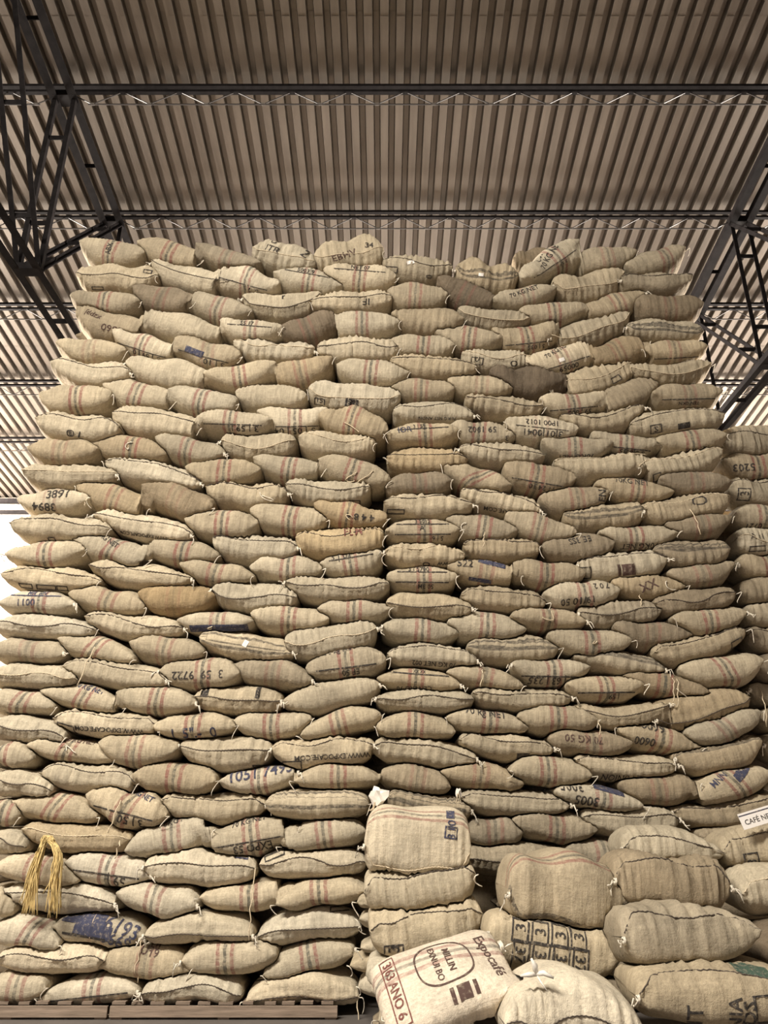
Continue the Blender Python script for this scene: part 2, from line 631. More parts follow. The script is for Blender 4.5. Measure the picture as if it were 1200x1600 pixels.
def print_on(s, root, items, axis='front'):
    """items: ('t', text, x, z, size, rot, ink) | ('r', x, z, w, h, rot, ink) | ('o', x, z, w, h, thick, rot, ink) in metres from the sack's middle"""
    jobs = []
    for it in items:
        ink = it[-1]
        V, T = [], []
        jobs.append((PRINT_NAME[it[0]], ink, V, T))

        def put(vs, ts, x, z, rot, sc=1.0):
            c, n = math.cos(math.radians(rot)), math.sin(math.radians(rot))
            k = len(V)
            for a, b in vs:
                a, b = a * sc, b * sc
                V.append((x + a * c - b * n, z + a * n + b * c))
            T.extend(tuple(k + i for i in t) for t in ts)
        if it[0] == 't':
            vs, ts = text_tris(it[1])
            put(vs, ts, it[2], it[3], it[5], it[4] / 0.72)
        elif it[0] == 'r':
            w, h = it[3] / 2, it[4] / 2
            put([(-w, -h), (w, -h), (w, h), (-w, h)], [(0, 1, 2), (0, 2, 3)], it[1], it[2], it[5])
        elif it[0] == 'o':      # outline of a box
            w, h, t = it[3] / 2, it[4] / 2, it[5]
            vs = [(-w, -h), (w, -h), (w, h), (-w, h), (-w + t, -h + t), (w - t, -h + t), (w - t, h - t), (-w + t, h - t)]
            ts = []
            for i in range(4):
                j = (i + 1) % 4
                ts += [(i, j, 4 + j), (i, 4 + j, 4 + i)]
            put(vs, ts, it[1], it[2], it[6])
        elif it[0] == 'c':      # rounded ring
            w, h, t = it[3] / 2, it[4] / 2, it[5]
            vs, ts = [], []
            K = 40
            for i in range(K):
                a = 2 * math.pi * i / K
                cx, cy = math.copysign(abs(math.cos(a)) ** .7, math.cos(a)), math.copysign(abs(math.sin(a)) ** .7, math.sin(a))
                vs += [(w * cx, h * cy), ((w - t) * cx, (h - t) * cy)]
            for i in range(K):
                j = (i + 1) % K
                ts += [(2 * i, 2 * j, 2 * j + 1), (2 * i, 2 * j + 1, 2 * i + 1)]
            put(vs, ts, it[1], it[2], it[6])
    for name, ink, V, T in jobs:
        bm = bmesh.new()
        bv = [bm.verts.new((a, 0, b)) for a, b in V]
        for t in T:
            try: bm.faces.new([bv[i] for i in t])
            except ValueError: pass
        for _ in range(4):
            lg = [e for e in bm.edges if e.calc_length() > 0.022]
            if not lg: break
            bmesh.ops.subdivide_edges(bm, edges=lg, cuts=1)
            bmesh.ops.triangulate(bm, faces=[q for q in bm.faces if len(q.verts) > 3])
        dead = []
        for vv in bm.verts:
            if axis == 'front':
                ce, se = math.cos(s.elev), math.sin(s.elev)
                hit = s.hit((vv.co.x, -s.D / 2 + .10 - 3 * ce, vv.co.z - 3 * se), (0, ce, se))
            else:
                hit = s.hit((vv.co.x, vv.co.z, 3), (0, 0, -1))
            if hit[0] is None:
                dead.append(vv)
            else:
                n_ = hit[1]
                if n_.dot(Vector((0, -1, 0) if axis == 'front' else (0, 0, 1))) < 0: n_ = -n_
                vv.co = hit[0] + n_ * 0.0045
        bmesh.ops.delete(bm, geom=dead, context='VERTS')
        me = bpy.data.meshes.new(name)
        bm.to_mesh(me)
        bm.free()
        if len(me.polygons):
            link(name, me, M[ink], root)


TONE = [(0.085, 0.066, 0.047), (0.140, 0.109, 0.077), (0.200, 0.159, 0.111), (0.265, 0.216, 0.151), (0.330, 0.275, 0.195),
        (0.392, 0.331, 0.236), (0.455, 0.390, 0.284), (0.520, 0.452, 0.338), (0.590, 0.520, 0.400), (0.665, 0.595, 0.475)]
TONE_W = ['dark brown', 'dark brown', 'brown', 'brown', 'dull tan', 'tan', 'tan', 'beige', 'pale beige', 'cream']
ORD = ['first', 'second', 'third', 'fourth', 'fifth', 'sixth', 'seventh', 'eighth', 'ninth', 'tenth', 'eleventh', 'twelfth', 'thirteenth',
       'fourteenth', 'fifteenth', 'sixteenth', 'seventeenth', 'eighteenth', 'nineteenth', 'twentieth', 'twenty-first', 'twenty-second',
       'twenty-third', 'twenty-fourth', 'twenty-fifth', 'twenty-sixth', 'twenty-seventh', 'twenty-eighth', 'twenty-ninth']
KIND_W = {'E': 'striped', 'e': 'faintly striped', 'P': 'plain', 'L': 'dark-seamed', 'l': 'pale-seamed', 'D': 'dark-banded'}


def string_part(root, p, seed, ln=0.12, side=1, mat='white_string'):
    """a short end of string hanging from a tip"""
    r = random.Random(seed)
    q = Vector(p)
    pts = [q]
    sp, ph = r.uniform(1.5, 5), r.uniform(0, 3)
    for i in range(6):
        t = (i + 1) / 6
        pts.append(q + Vector((side * (0.015 + 0.035 * math.sin(t * sp + ph)) , -0.03 - 0.015 * math.sin(t * 5), -ln * t * t + 0.015 * math.sin(t * 6))))
    v, f = tube_mesh('tie_string', pts, r.uniform(.0036, .005), 5)
    link('tie_string', mesh_np('tie_string', v, f), M[mat], root)


def ear_knot(root, p, seed, side=1, size=0.05, mat='white_string'):
    """tied corner: a small knot with loose ends"""
    r = random.Random(seed)
    V, F_ = [], []
    q = Vector(p)
    loops = 3
    pts = []
    for i in range(16):
        a = i / 15 * loops * 2 * math.pi
        pts.append(q + Vector((side * size * .3 * (i / 15), -size * .45 * math.cos(a) - .01, size * .45 * math.sin(a))))
    v, f = tube_mesh('k', pts, 0.007, 5)
    link('tie_knot', mesh_np('tie_knot', v, f), M[mat], root)
    for k in range(2):
        e = [q + Vector((side * size * (.3 + .9 * t) + r.uniform(-.02, .02) * t, -.03 * t - .02, size * (r.uniform(-1.2, 1.2) * t) - .05 * t * t)) for t in (0, .33, .66, 1)]
        v, f = tube_mesh('s', e, 0.005, 5)
        link('tie_string', mesh_np('tie_string', v, f), M[mat], root)


SACKS = []


def place(spec, label, group, Y, seed, D=None, yaw=0.0, extra_y=0.0, pitch=None):
    xl, yl, xr, yr, yt, yb, typ, tone = spec[:8]
    o = spec[8] if len(spec) > 8 else {}
    Yc = Y + 0.10
    a, b = at(xl, yl, Yc), at(xr, yr, Yc)
    mx = (xl + xr) / 2
    t, u = at(mx, yt, Yc), at(mx, yb, Yc)
    h = (t.z - u.z) * 1.0
    w = (b - a).length * 0.995
    ang = math.atan2(b.z - a.z, b.x - a.x)
    cz = (t.z + u.z) / 2
    bend = ((a.z + b.z) / 2 - cz)
    bend = max(-.45 * h, min(.45 * h, bend))
    hh = h * math.cos(ang)
    r = random.Random(seed)
    if D is None:
        D = 0.62 if typ in 'LlDP' else 0.66
    elev = math.atan2(cz - CAMZ, Y)
    if typ in 'LlDH':
        kw = dict(bl=r.uniform(.42, .58), br=r.uniform(.42, .58), a=r.uniform(3.0, 4.2), m=r.uniform(.74, .84))
    else:
        kw = dict(bl=r.uniform(.48, .66), br=r.uniform(.48, .66), a=r.uniform(2.4, 3.0), m=r.uniform(.68, .78))
    kw['phi0'] = o.get('phi', r.uniform(2, 24)) - math.degrees(elev) * .55
    for k in ('bl', 'br', 'a', 'm', 'hump', 'hs', 'al', 'ar'):
        if k in o: kw[k] = o[k]
    bands = o.get('bands', [-0.035, 0.055] if typ == 'D' else None)
    s = Sack(seed, w, hh, D, typ, bend=bend, stripe=o.get('s', r.uniform(-.08, .08)), slant=o.get('sl', 0.0), bands=bands, **kw)
    s.elev = elev if pitch is None else 0.0
    ob = link('coffee_sack', s.me, M['burlap'])
    ob.location = ((a.x + b.x) / 2, Y + D / 2 + r.uniform(-.02, .02) + extra_y, cz)
    ob.rotation_euler = (r.uniform(-.05, .05) if pitch is None else pitch, -ang, yaw + r.uniform(-.04, .04))
    c0, c1 = TONE[int(tone)], TONE[min(9, int(tone) + 1)]
    fr = tone - int(tone)
    col = [c0[i] * (1 - fr) + c1[i] * fr for i in range(3)]
    hue = o.get('hue', 0.0) + r.uniform(-.025, .025)
    br = r.uniform(.94, 1.06)
    ob.color = (col[0] * (1 + hue) * br, col[1] * br, col[2] * (1 - 1.6 * hue) * br, o.get('st', {'E': 0.9, 'e': 0.40, 'H': 0.9}.get(typ, 0.0)))
    tag(ob, label, 'sack', group)
    SACKS.append((ob, s, o, typ, seed, w, hh, bend))
    return ob, s


def dress(ob, s, o, typ, seed, w, hh, bend):
    r = random.Random(seed + 5)
    if typ in 'Ll' or o.get('seam'):
        us = np.linspace(-.97, .97, 60)
        x, y, z = s.surf(us, s.seam_phi(us), 0.003)
        for q in range(60):     # lie on the pressed surface
            hq = s.hit((x[q], y[q] - .08 * math.cos(s.elev), z[q] - .08 * math.sin(s.elev)), (0, math.cos(s.elev), math.sin(s.elev)))
            if hq[0] is not None and hq[3] < .2: y[q], z[q] = hq[0].y - .004, hq[0].z
        jit = np.array([(-1) ** i for i in range(60)]) * 0.0022
        v, f = tube_mesh('seam', list(zip(x, y, z + jit)), 0.0046 if typ == 'L' else 0.0042, 5)
        sm_ = link('seam_stitching', mesh_np('seam_stitching', v, f), M['thread' if typ == 'L' else 'jute'], ob)
        if typ == 'L': sm_['label'] = 'dark thread seam'
    # prints
    items = []
    W2, H2 = w / 2, hh / 2
    for it in o.get('p', ()):
        k = it[0]
        if k == 'T':            # ('T', text, fx, fz, size, rot, ink)
            items.append(('t', it[1], it[2] * W2, it[3] * H2 + bend * it[2] ** 2, it[4], it[5], it[6]))
        elif k == 'B':          # lettered band along the underside: a rule, dividers and upturned figures
            items.append(('r', 0, -0.30 * H2, w * 0.74, 0.013, 0, 'ink'))
            items.append(('t', it[1], it[2] * W2, -0.62 * H2, it[3], 180, 'ink'))
        elif k == 'U':          # the same along the upper side
            items.append(('r', 0, 0.48 * H2, w * 0.70, 0.012, 0, it[4] if len(it) > 4 else 'ink'))
            items.append(('t', it[1], it[2] * W2, 0.70 * H2, it[3], 0, it[4] if len(it) > 4 else 'ink'))
        elif k == 'R':          # solid patch
            items.append(('r', it[1] * W2, it[2] * H2, it[3], it[4], it[5], it[6]))
        elif k == 'O':          # box outline
            items.append(('o', it[1] * W2, it[2] * H2, it[3], it[4], 0.012, it[5], it[6]))
        elif k == 'C':
            items.append(('c', it[1] * W2, it[2] * H2, it[3], it[4], 0.013, it[5], it[6]))
    if items:
        print_on(s, ob, items, o.get('axis', 'front'))
    # tips
    kn = o.get('k', '')
    pr, pl = s.front(.985, -.2), s.front(-.985, -.2)
    if 'K' in kn: ear_knot(ob, pr, seed, 1)
    elif 'r' in kn or (not kn and r.random() < .34): string_part(ob, pr, seed, r.uniform(.05, .13), 1)
    if 'J' in kn: ear_knot(ob, pl, seed + 7, -1)
    elif 'l' in kn: string_part(ob, pl, seed + 3, r.uniform(.05, .12), -1)
    for q in o.get('hang', ()):      # strand of twine hanging down the face: (fx, fz, length)
        p = s.front(q[0], q[1])
        rr = random.Random(seed + 11)
        pts = [p + Vector((rr.uniform(-.012, .012), -.015 - .05 * min(1, i / 3), -q[2] * i / 7)) for i in range(8)]
        v, f = tube_mesh('h', pts, 0.0055, 5)
        link('tie_string', mesh_np('tie_string', v, f), M['jute'], ob)
    for q in o.get('loop', ()):      # loose loop of twine lying on the face: (fx, fz, size)
        pts = []
        for i in range(15):
            t = i / 14
            aa = t * (3.4 + seed % 3) + seed
            fx = q[0] + q[2] * (math.cos(aa) * (.35 + .9 * t) + (t - .5) * (1 if seed % 2 else -1))
            fz = max(-.95, min(.95, q[1] + 2.0 * q[2] * math.sin(aa * .8) - 1.6 * q[2] * t))
            pts.append(s.front(fx, fz) + Vector((0, -.008, 0)))
        v, f = tube_mesh('h', pts, 0.0055, 5)
        link('tie_string', mesh_np('tie_string', v, f), M['white_string' if seed % 2 else 'jute'], ob)


def press():
    for _ in range(3): press_once()


def press_once():
    """sacks that rest on one another flatten where they touch"""
    W = []
    bpy.context.view_layer.update()
    for ob, s, *_ in SACKS:
        m = np.array(ob.matrix_world)
        co = s.co @ m[:3, :3].T + m[:3, 3]
        W.append((co, co.min(0), co.max(0), BVHTree.FromPolygons(co.tolist(), s.quads.tolist()), co.mean(0)))
    dn, up = Vector((0, 0, -1)), Vector((0, 0, 1))
    for i, (co, lo, hi, _, c) in enumerate(W):
        mv = np.zeros(len(co))
        for j, (_, lo2, hi2, bv, c2) in enumerate(W):
            if i == j or (lo > hi2).any() or (lo2 > hi).any(): continue
            above = c[2] > c2[2]
            ids = np.nonzero(((co > lo2 - .01) & (co < hi2 + .01)).all(1))[0]
            for k in ids:
                p = co[k]
                if above:
                    h = bv.ray_cast((p[0], p[1], hi2[2] + .05), dn)
                    if h[0] is None: continue
                    q = h[0].z - p[2]
                    if q > -.014 : mv[k] = max(mv[k], min(.12, q / 2 + .009))
                else:
                    h = bv.ray_cast((p[0], p[1], lo2[2] - .05), up)
                    if h[0] is None: continue
                    q = p[2] - h[0].z
                    if q > -.014: mv[k] = min(mv[k], -min(.12, q / 2 + .009))
        ob, s = SACKS[i][:2]
        R = np.array(ob.matrix_world)[:3, :3]
        s.co = s.co + np.outer(mv, np.array([0, 0, 1.0]) @ R)
        s.me.vertices.foreach_set('co', s.co.astype(np.float32).reshape(-1))
        s.me.update()


# the photograph's crops the sacks were measured in: left, top in pixels; 1 crop pixel = 0.35 pixel
CROP = {'A': (0, 340), 'B': (380, 340), 'C': (780, 340), 'D': (0, 640), 'E': (380, 640), 'F': (780, 640), 'G': (0, 940), 'H': (380, 940),
        'I': (780, 940), 'J': (0, 1260), 'K': (380, 1260), 'L': (780, 1260)}


def cs(c, xl, yl, xr, yr, yt, yb, typ, tone, o=None):
    X, Y = CROP[c]
    g = lambda x: X + x * 0.35
    k = lambda y: Y + y * 0.35
    return (g(xl), k(yl), g(xr), k(yr), k(yt), k(yb), typ, tone, o or {})


def d(**k): return k

INK, BLU, RED, BRN = 'ink', 'blue', 'red', 'brown'
LEFT = [
 [cs('A',355,120,645,165,92,212,'E',5,d(p=[('T','ABX',-.02,.25,.07,95,INK)])), cs('A',612,110,905,190,95,215,'E',4.5,d(k='r')), cs('A',872,125,1165,215,140,228,'e',3.5),
  cs('B',45,150,330,210,110,235,'l',6,d(p=[('T','ITR',-.35,.35,.10,-8,INK),('C',-.4,.85,.07,.05,0,INK),('T','Z',.65,.5,.11,-30,INK)],bl=.4,br=.5)),
  cs('B',315,185,628,150,78,232,'l',5.5,d(p=[('T','EBHV',-.15,-.05,.10,12,BRN),('T','34',.6,.4,.08,-8,INK)],br=.42))],
 [cs('A',345,255,715,270,207,325,'L',6,d(p=[('O',.75,.5,.12,.06,-8,INK),('O',-.45,-.85,.15,.06,0,INK)])), cs('A',672,210,1050,300,222,332,'L',6,d(k='J')), cs('A',965,230,1248,310,226,342,'E',7,d(p=[('B','0  7 |',.3,.07)])),
  cs('B',135,265,445,315,226,337,'E',6,d(p=[('U','5003 9',-.1,.06)])), cs('B',360,245,685,275,205,325,'E',6.5,d(k='r',p=[('U','NET 07',0,.055)]))],
 [cs('A',320,360,632,385,326,432,'E',4.5,d(k='r')), cs('A',592,325,862,385,308,428,'e',2.5), cs('A',835,345,1128,425,342,460,'E',4.5,d(k='r',st=.7)),
  cs('B',0,365,355,350,337,450,'L',6,d(k='J',p=[('T','r',.05,.75,.08,0,INK)])), cs('B',300,385,665,360,322,422,'L',6.2,d(p=[('T','IF',.35,-.05,.10,175,INK)],k='l'))],
 [cs('A',335,410,655,495,412,540,'P',4.5,d(p=[('T','0560',.15,-.2,.10,182,BRN),('T','xzppJ',-.45,.3,.07,172,BRN)],bl=.35)), cs('A',625,435,1000,520,424,547,'P',5.5,d(bl=.45,br=.5)), cs('A',985,475,1262,500,462,562,'E',6.5,d(p=[('U','55 17',-.1,.055)],st=.7)),
  cs('B',160,520,425,440,425,565,'e',1.6,d(k='l')), cs('B',365,475,705,470,415,535,'E',6,d(k='lr',st=.8))],
 [cs('A',258,572,572,602,538,642,'e',6,d(k='r')), cs('A',505,515,805,605,518,632,'E',6.8,d(p=[('B','3 | 59 | 0',.15,.075)])), cs('A',775,545,1078,630,540,662,'e',4.5,d(p=[('B','3 | 10',.35,.08),('R',-.25,-.1,.25,.09,-8,BLU)],sl=.3)),
  cs('A',1040,565,1406,592,545,642,'l',6.5,d(k='K',bl=.4,br=.4)), cs('B',325,590,690,580,525,645,'L',6.3,d(k='r'))],
 [cs('A',230,660,590,700,640,752,'L',6.3,d(phi=28,k='K')), cs('A',565,655,940,720,627,762,'P',6.3,d(k='J',bl=.42,br=.42)), cs('A',915,710,1241,660,650,765,'E',6),
  cs('B',118,700,412,640,628,760,'E',4.2,d(hue=.06,st=.6)), cs('B',415,665,742,692,625,750,'E',5.8,d(k='r'))],
 [cs('A',185,805,515,805,750,878,'E',5.5,d(k='rl')), cs('A',460,755,782,825,733,857,'E',5.8,d(k='r')), cs('A',758,778,1065,838,758,885,'E',5.8,d(br=.45,k='r')),
  cs('A',1055,785,1376,805,738,864,'P',5.8,d(bl=.42)), cs('B',288,765,705,800,727,868,'l',6.6,d(p=[('O',-.72,-.45,.14,.10,-3,INK),('T','15',-.72,-.45,.07,-3,INK),('R',-.03,-.35,.075,.11,-3,INK),('R',-.14,-.32,.03,.11,-3,INK),('R',.08,-.37,.03,.11,-3,INK)],k='l'))],
 [cs('A',165,905,545,950,878,1005,'L',5.8,d(p=[('C',-.05,-.4,.09,.09,0,INK),('T','8',-.05,-.4,.06,10,INK),('T','L',.18,-.5,.10,-10,INK)],phi=30)), cs('A',505,885,905,952,852,980,'L',6.2,d(phi=22,k='r')), cs('A',872,905,1225,922,862,967,'E',6,d(p=[('B','3 | 59 | ',.3,.08)])),
  cs('B',60,868,378,858,842,970,'E',6.8,d(p=[('B','3 | 05 | 048',.0,.085)],br=.45)), cs('B',345,880,655,962,838,985,'E',4.5,d(loop=[(.1,.1,.18)],k='r',hue=.03))],
 [cs('D',130,180,455,192,128,245,'e',4.7), cs('D',420,160,755,207,115,232,'E',4.2,d(hue=.02,loop=[(.05,.5,.12)])), cs('D',695,128,1005,195,115,235,'E',5,d(k='K',st=.8)),
  cs('D',990,138,1329,150,100,222,'l',5,d(k='J')), cs('E',245,135,590,152,97,220,'l',6,d(br=.4))],
 [cs('D',108,285,530,300,245,355,'l',5.3,d(phi=14,k='K')), cs('D',475,240,905,332,227,345,'L',6.4,d(phi=26,k='Kl')), cs('D',830,258,1170,272,215,342,'E',5),
  cs('E',45,225,365,272,205,318,'E',5.4), cs('E',330,230,655,318,208,350,'E',4.8,d(loop=[(0,0,.15),(.35,.1,.2)],k='r'))],
 [cs('D',78,405,415,405,352,468,'e',6.8,d(p=[('T','3891',.15,.55,.10,3,INK),('T','3894',-.2,-.45,.10,176,INK)],k='r',hang=[(.97,.1,.13)])), cs('D',350,345,685,450,330,467,'E',4.6,d(hue=.03,st=.7,k='lr')), cs('D',640,345,958,442,330,478,'e',3.2,d(hue=.02,st=.25,k='r')),
  cs('D',918,355,1291,382,320,448,'L',5.5,d(phi=30,loop=[(.5,.2,.2)],k='K')), cs('E',190,338,570,355,308,432,'L',5.8,d(phi=16,p=[('O',.65,-.6,.12,.07,0,INK)]))],
 [cs('D',52,515,505,545,470,590,'L',5.9,d(phi=22,k='r',p=[('C',-.15,-.9,.09,.06,0,INK)])), cs('D',425,472,870,565,462,578,'L',7,d(phi=18,k='KJ',p=[('T','WWW.EXPOCAFE.COM',.1,-.62,.040,184,INK)])), cs('D',830,490,1160,512,443,577,'E',4.8,d(br=.45)),
  cs('E',35,455,378,500,422,555,'E',5.2,d(k='r')), cs('E',312,430,640,492,410,530,'E',4.2,d(hue=.06,p=[('T','4 4 8 4',.3,-.1,.08,186,INK)],loop=[(0,-.05,.14)],br=.42,s=-.05))],
 [cs('D',30,650,395,635,585,702,'E',5.8,d(k='rl')), cs('D',335,575,680,680,570,692,'E',5.2,d(p=[('T','70 KG NET',-.2,.72,.055,-14,INK)],k='r',sl=-.3)), cs('D',640,600,985,652,577,690,'E',4.8,d(k='r')),
  cs('D',945,580,1331,620,555,690,'L',5.6,d(phi=24,k='K')), cs('E',235,578,632,560,528,668,'L',5.2,d(hue=.10,phi=32,p=[('T','FLM',.3,.72,.09,3,RED)],bl=.4,br=.4,k='r'))],
 [cs('D',15,740,455,770,700,808,'L',5.8,d(phi=22,p=[('O',-.45,-.7,.16,.06,0,INK),('O',-.05,-.7,.20,.06,0,INK),('O',.25,-.7,.12,.06,0,INK)],k='r')), cs('D',405,702,870,768,688,800,'L',6,d(phi=14,k='Kr')), cs('D',805,688,1140,748,675,785,'E',5,d(k='r',st=.8)),
  cs('E',32,705,360,715,650,765,'E',6.4), cs('E',345,690,628,645,622,750,'E',5.2,d(p=[('U','3 | 01',-.3,.075)],br=.4,k='r'))],
 [cs('D',0,872,350,882,808,915,'E',6.6,d(p=[('T','1100',-.25,-.05,.075,2,BLU),('U','MM  NN',0,.04,BLU)],k='K')), cs('D',318,825,658,885,790,912,'E',5,d(k='r',st=.7)), cs('D',622,822,968,832,780,918,'e',3.6,d(hue=.10,st=.25)),
  cs('D',950,808,1331,842,765,905,'L',5.5,d(phi=2,k='J')), cs('E',185,778,655,792,748,865,'L',5.2,d(phi=8,k='J'))],
 [cs('G',-30,105,432,132,57,165,'L',6.6,d(phi=6,k='r')), cs('G',385,68,830,122,52,165,'L',6.4,d(phi=16,k='K')), cs('G',795,85,1140,90,40,140,'E',6.2,d(p=[('R',.1,-.45,.62,.075,2,BLU)],loop=[(-.1,-.2,.12)],st=.8)),
  cs('H',35,62,383,82,15,140,'E',6.2,d(s=-.02)), cs('H',330,40,660,42,-10,105,'E',5.6)],
 [cs('G',-40,215,305,227,157,275,'e',4.4,d(k='K')), cs('G',270,172,612,265,155,275,'E',5.8,d(sl=-.4,k='r',hang=[(0.0,.2,.42)])), cs('G',580,190,915,228,150,285,'E',4.8,d(st=.6,k='r')),
  cs('G',890,165,1311,228,137,262,'D',6.4,d(p=[('R',.0,.15,.05,.07,-20,'card')],k='K')), cs('H',185,190,600,125,97,258,'l',5.2,d(k='K'))],
 [cs('G',-60,330,350,347,275,385,'l',6.2,d(phi=4)), cs('G',290,292,760,357,260,385,'L',5.6,d(phi=24,k='K')), cs('G',718,312,1082,325,245,390,'E',5.4,d(p=[('T','3  59  9722',-.02,-.12,.085,184,INK)],k='J')),
  cs('G',1045,292,1406,352,248,380,'e',4.2,d(k='Kl')), cs('H',280,302,640,258,202,345,'E',4.8,d(p=[('T','70 kg NET',-.12,.85,.055,6,INK),('B','EF 50',.1,.06)],k='r'))],
 [cs('G',-80,442,245,475,388,500,'E',5.8,d(sl=-.3,k='r',s=.1)), cs('G',195,400,565,475,372,485,'E',5.8,d(p=[('T','70 KG NET',.1,.88,.05,-4,BLU)],sl=-.3,k='r')), cs('G',520,412,880,457,375,505,'E',5.8,d(k='K')),
  cs('G',870,422,1266,442,373,500,'L',5.2,d(phi=4,p=[('R',-.75,.5,.09,.10,0,INK),('R',.45,.6,.045,.11,0,INK)],k='Kl')), cs('H',175,455,615,372,348,492,'P',5.2,d(k='KJ',br=.45))],
 [cs('G',-60,560,300,605,503,625,'L',6.4,d(phi=4)), cs('G',245,525,710,560,485,605,'L',6.8,d(phi=24,p=[('T','WWW.EXPOCAFE.COM',.12,-.45,.046,181,INK),('O',-.72,-.55,.2,.08,-10,INK)],k='K')), cs('G',690,555,1055,550,495,610,'E',6,d(p=[('T','I  5",-  0',.0,-.5,.10,2,BLU)],k='r')),
  cs('G',1050,535,1398,522,490,620,'E',5.8), cs('H',258,605,618,512,478,605,'E',5.8,d(st=.8,k='rl',br=.4))],
 [cs('G',-40,690,160,700,620,745,'E',5.8,d(s=-.5)), cs('G',125,648,505,702,612,720,'E',6,d(p=[('T','70 KG NET',.15,.88,.05,0,BRN)],loop=[(0,.1,.15)],sl=-.3,k='r')), cs('G',450,625,805,652,587,740,'E',5.4,d(st=.7)),
  cs('G',805,645,1221,662,605,760,'L',6,d(phi=6,k='J',p=[('O',.75,-.7,.15,.06,0,INK)])), cs('H',130,660,590,642,602,745,'L',5.8,d(phi=24,p=[('T','WWW.EXPOCAFE.COM',.18,-.25,.050,181,INK),('O',-.6,-.7,.2,.09,0,INK)],k='KJ'))],
 [cs('G',-60,800,245,845,750,870,'L',6.2,d(phi=4)), cs('G',185,772,625,822,722,850,'L',6,d(phi=18,k='r')), cs('G',598,772,975,802,715,865,'E',5,d(k='r')),
  cs('G',985,812,1341,772,740,860,'E',6.4,d(p=[('T','1051 7493',.05,.55,.11,4,BLU)],k='K')), cs('H',225,802,612,792,715,838,'E',5.6,d(k='l'))],
 [cs('G',-60,930,95,960,875,1005,'E',6,d(k='r')), cs('G',60,908,450,962,848,990,'E',5.9,d(sl=-.4,k='r')), cs('G',390,865,755,957,838,1010,'E',5.6,d(p=[('B','3 | 50',.2,.075),('T','70 KG NET',.2,.85,.05,-8,BLU)],sl=-.3,hang=[(-.1,.2,.30)],k='r')),
  cs('G',720,882,1186,902,853,995,'L',5.8,d(phi=26,k='K')), cs('H',105,900,568,900,835,975,'D',6,d(bands=[-.05,.085],bl=.42,br=.45))],
 [cs('J',-90,150,135,182,92,212,'L',6.2,d(phi=2)), cs('J',105,105,590,152,78,212,'l',4.6,d(hue=.03,phi=6,br=.42,hang=[(.85,-.05,.16)])), cs('J',560,200,965,105,52,215,'E',6,d(p=[('T','70KG NET',.2,.82,.055,6,INK)],st=.8)),
  cs('J',905,170,1328,95,58,220,'E',5.8,d(p=[('B','EXPO 53',.05,.07),('T','70 KG NET',.0,.88,.05,5,INK)])), cs('K',165,185,545,115,48,200,'E',6,d(st=.8,k='l'))],
 [cs('J',-20,270,355,330,210,352,'E',7,d(k='J')), cs('J',300,248,690,302,200,360,'E',7.4,d(p=[('B','59 | ',.2,.085)],k='K')), cs('J',645,272,1145,282,190,360,'L',7.4,d(phi=2,p=[('O',.72,.7,.14,.08,-6,BLU)],k='J',hang=[(.98,0,.6)])),
  cs('K',70,262,548,252,190,325,'L',7.2,d(phi=2,p=[('O',-.72,.55,.2,.06,20,INK)]))],
 [cs('J',-90,430,72,462,360,492,'P',6.6), cs('J',20,388,525,442,335,480,'L',7.4,d(phi=4,k='K')), cs('J',525,388,895,442,345,498,'E',7,d(k='Kr',st=.8)),
  cs('J',895,402,1308,355,335,470,'E',6.6,d(k='l')), cs('K',150,432,560,372,320,445,'E',6.2,d(k='l'))],
 [cs('J',-60,562,285,608,485,628,'E',7,d(sl=-.4,k='r',s=.2)), cs('J',240,535,650,582,475,625,'e',6.4,d(p=[('R',-.35,.62,.42,.10,-2,BLU),('R',-.1,-.02,.36,.11,-6,BLU),('T','6193',.5,.35,.12,-14,BLU),('T','8669',.42,-.42,.10,-12,BLU),('R',-.1,-.45,.55,.02,-3,INK)],k='K',hang=[(.98,0,.3)])), cs('J',650,572,1140,572,468,608,'L',6.4,d(phi=-14,k='KJ')),
  cs('K',60,578,525,532,450,605,'L',7,d(phi=-6,k='r',p=[('O',.6,.75,.18,.05,0,INK)]))],
 [cs('J',-10,678,475,692,612,758,'L',7.6,d(phi=2)), cs('J',450,692,860,722,615,780,'E',5.4,d(p=[('T','50',.15,.8,.07,10,BRN),('T','61',.17,.45,.07,175,BRN),('T','U',-.05,.6,.08,0,BRN)],st=.6,hang=[(-.1,.9,.3)])), cs('J',820,682,1246,650,583,750,'E',6.6,d(k='J')),
  cs('K',85,742,497,632,600,755,'E',6,d(k='Kl'))],
 [cs('J',-50,800,220,805,735,885,'E',6.2,d(st=.7)), cs('J',190,858,630,828,755,885,'E',7.4,d(p=[('R',0,-.55,.7,.012,2,INK)],k='lK')), cs('J',635,828,1085,832,735,878,'L',6.6,d(phi=-2,k='J')),
  cs('K',10,862,518,842,725,878,'L',7.2,d(phi=-20,p=[('O',-.72,.6,.2,.05,6,INK)],k='lr',hang=[(.97,-.1,.28)]))],
]

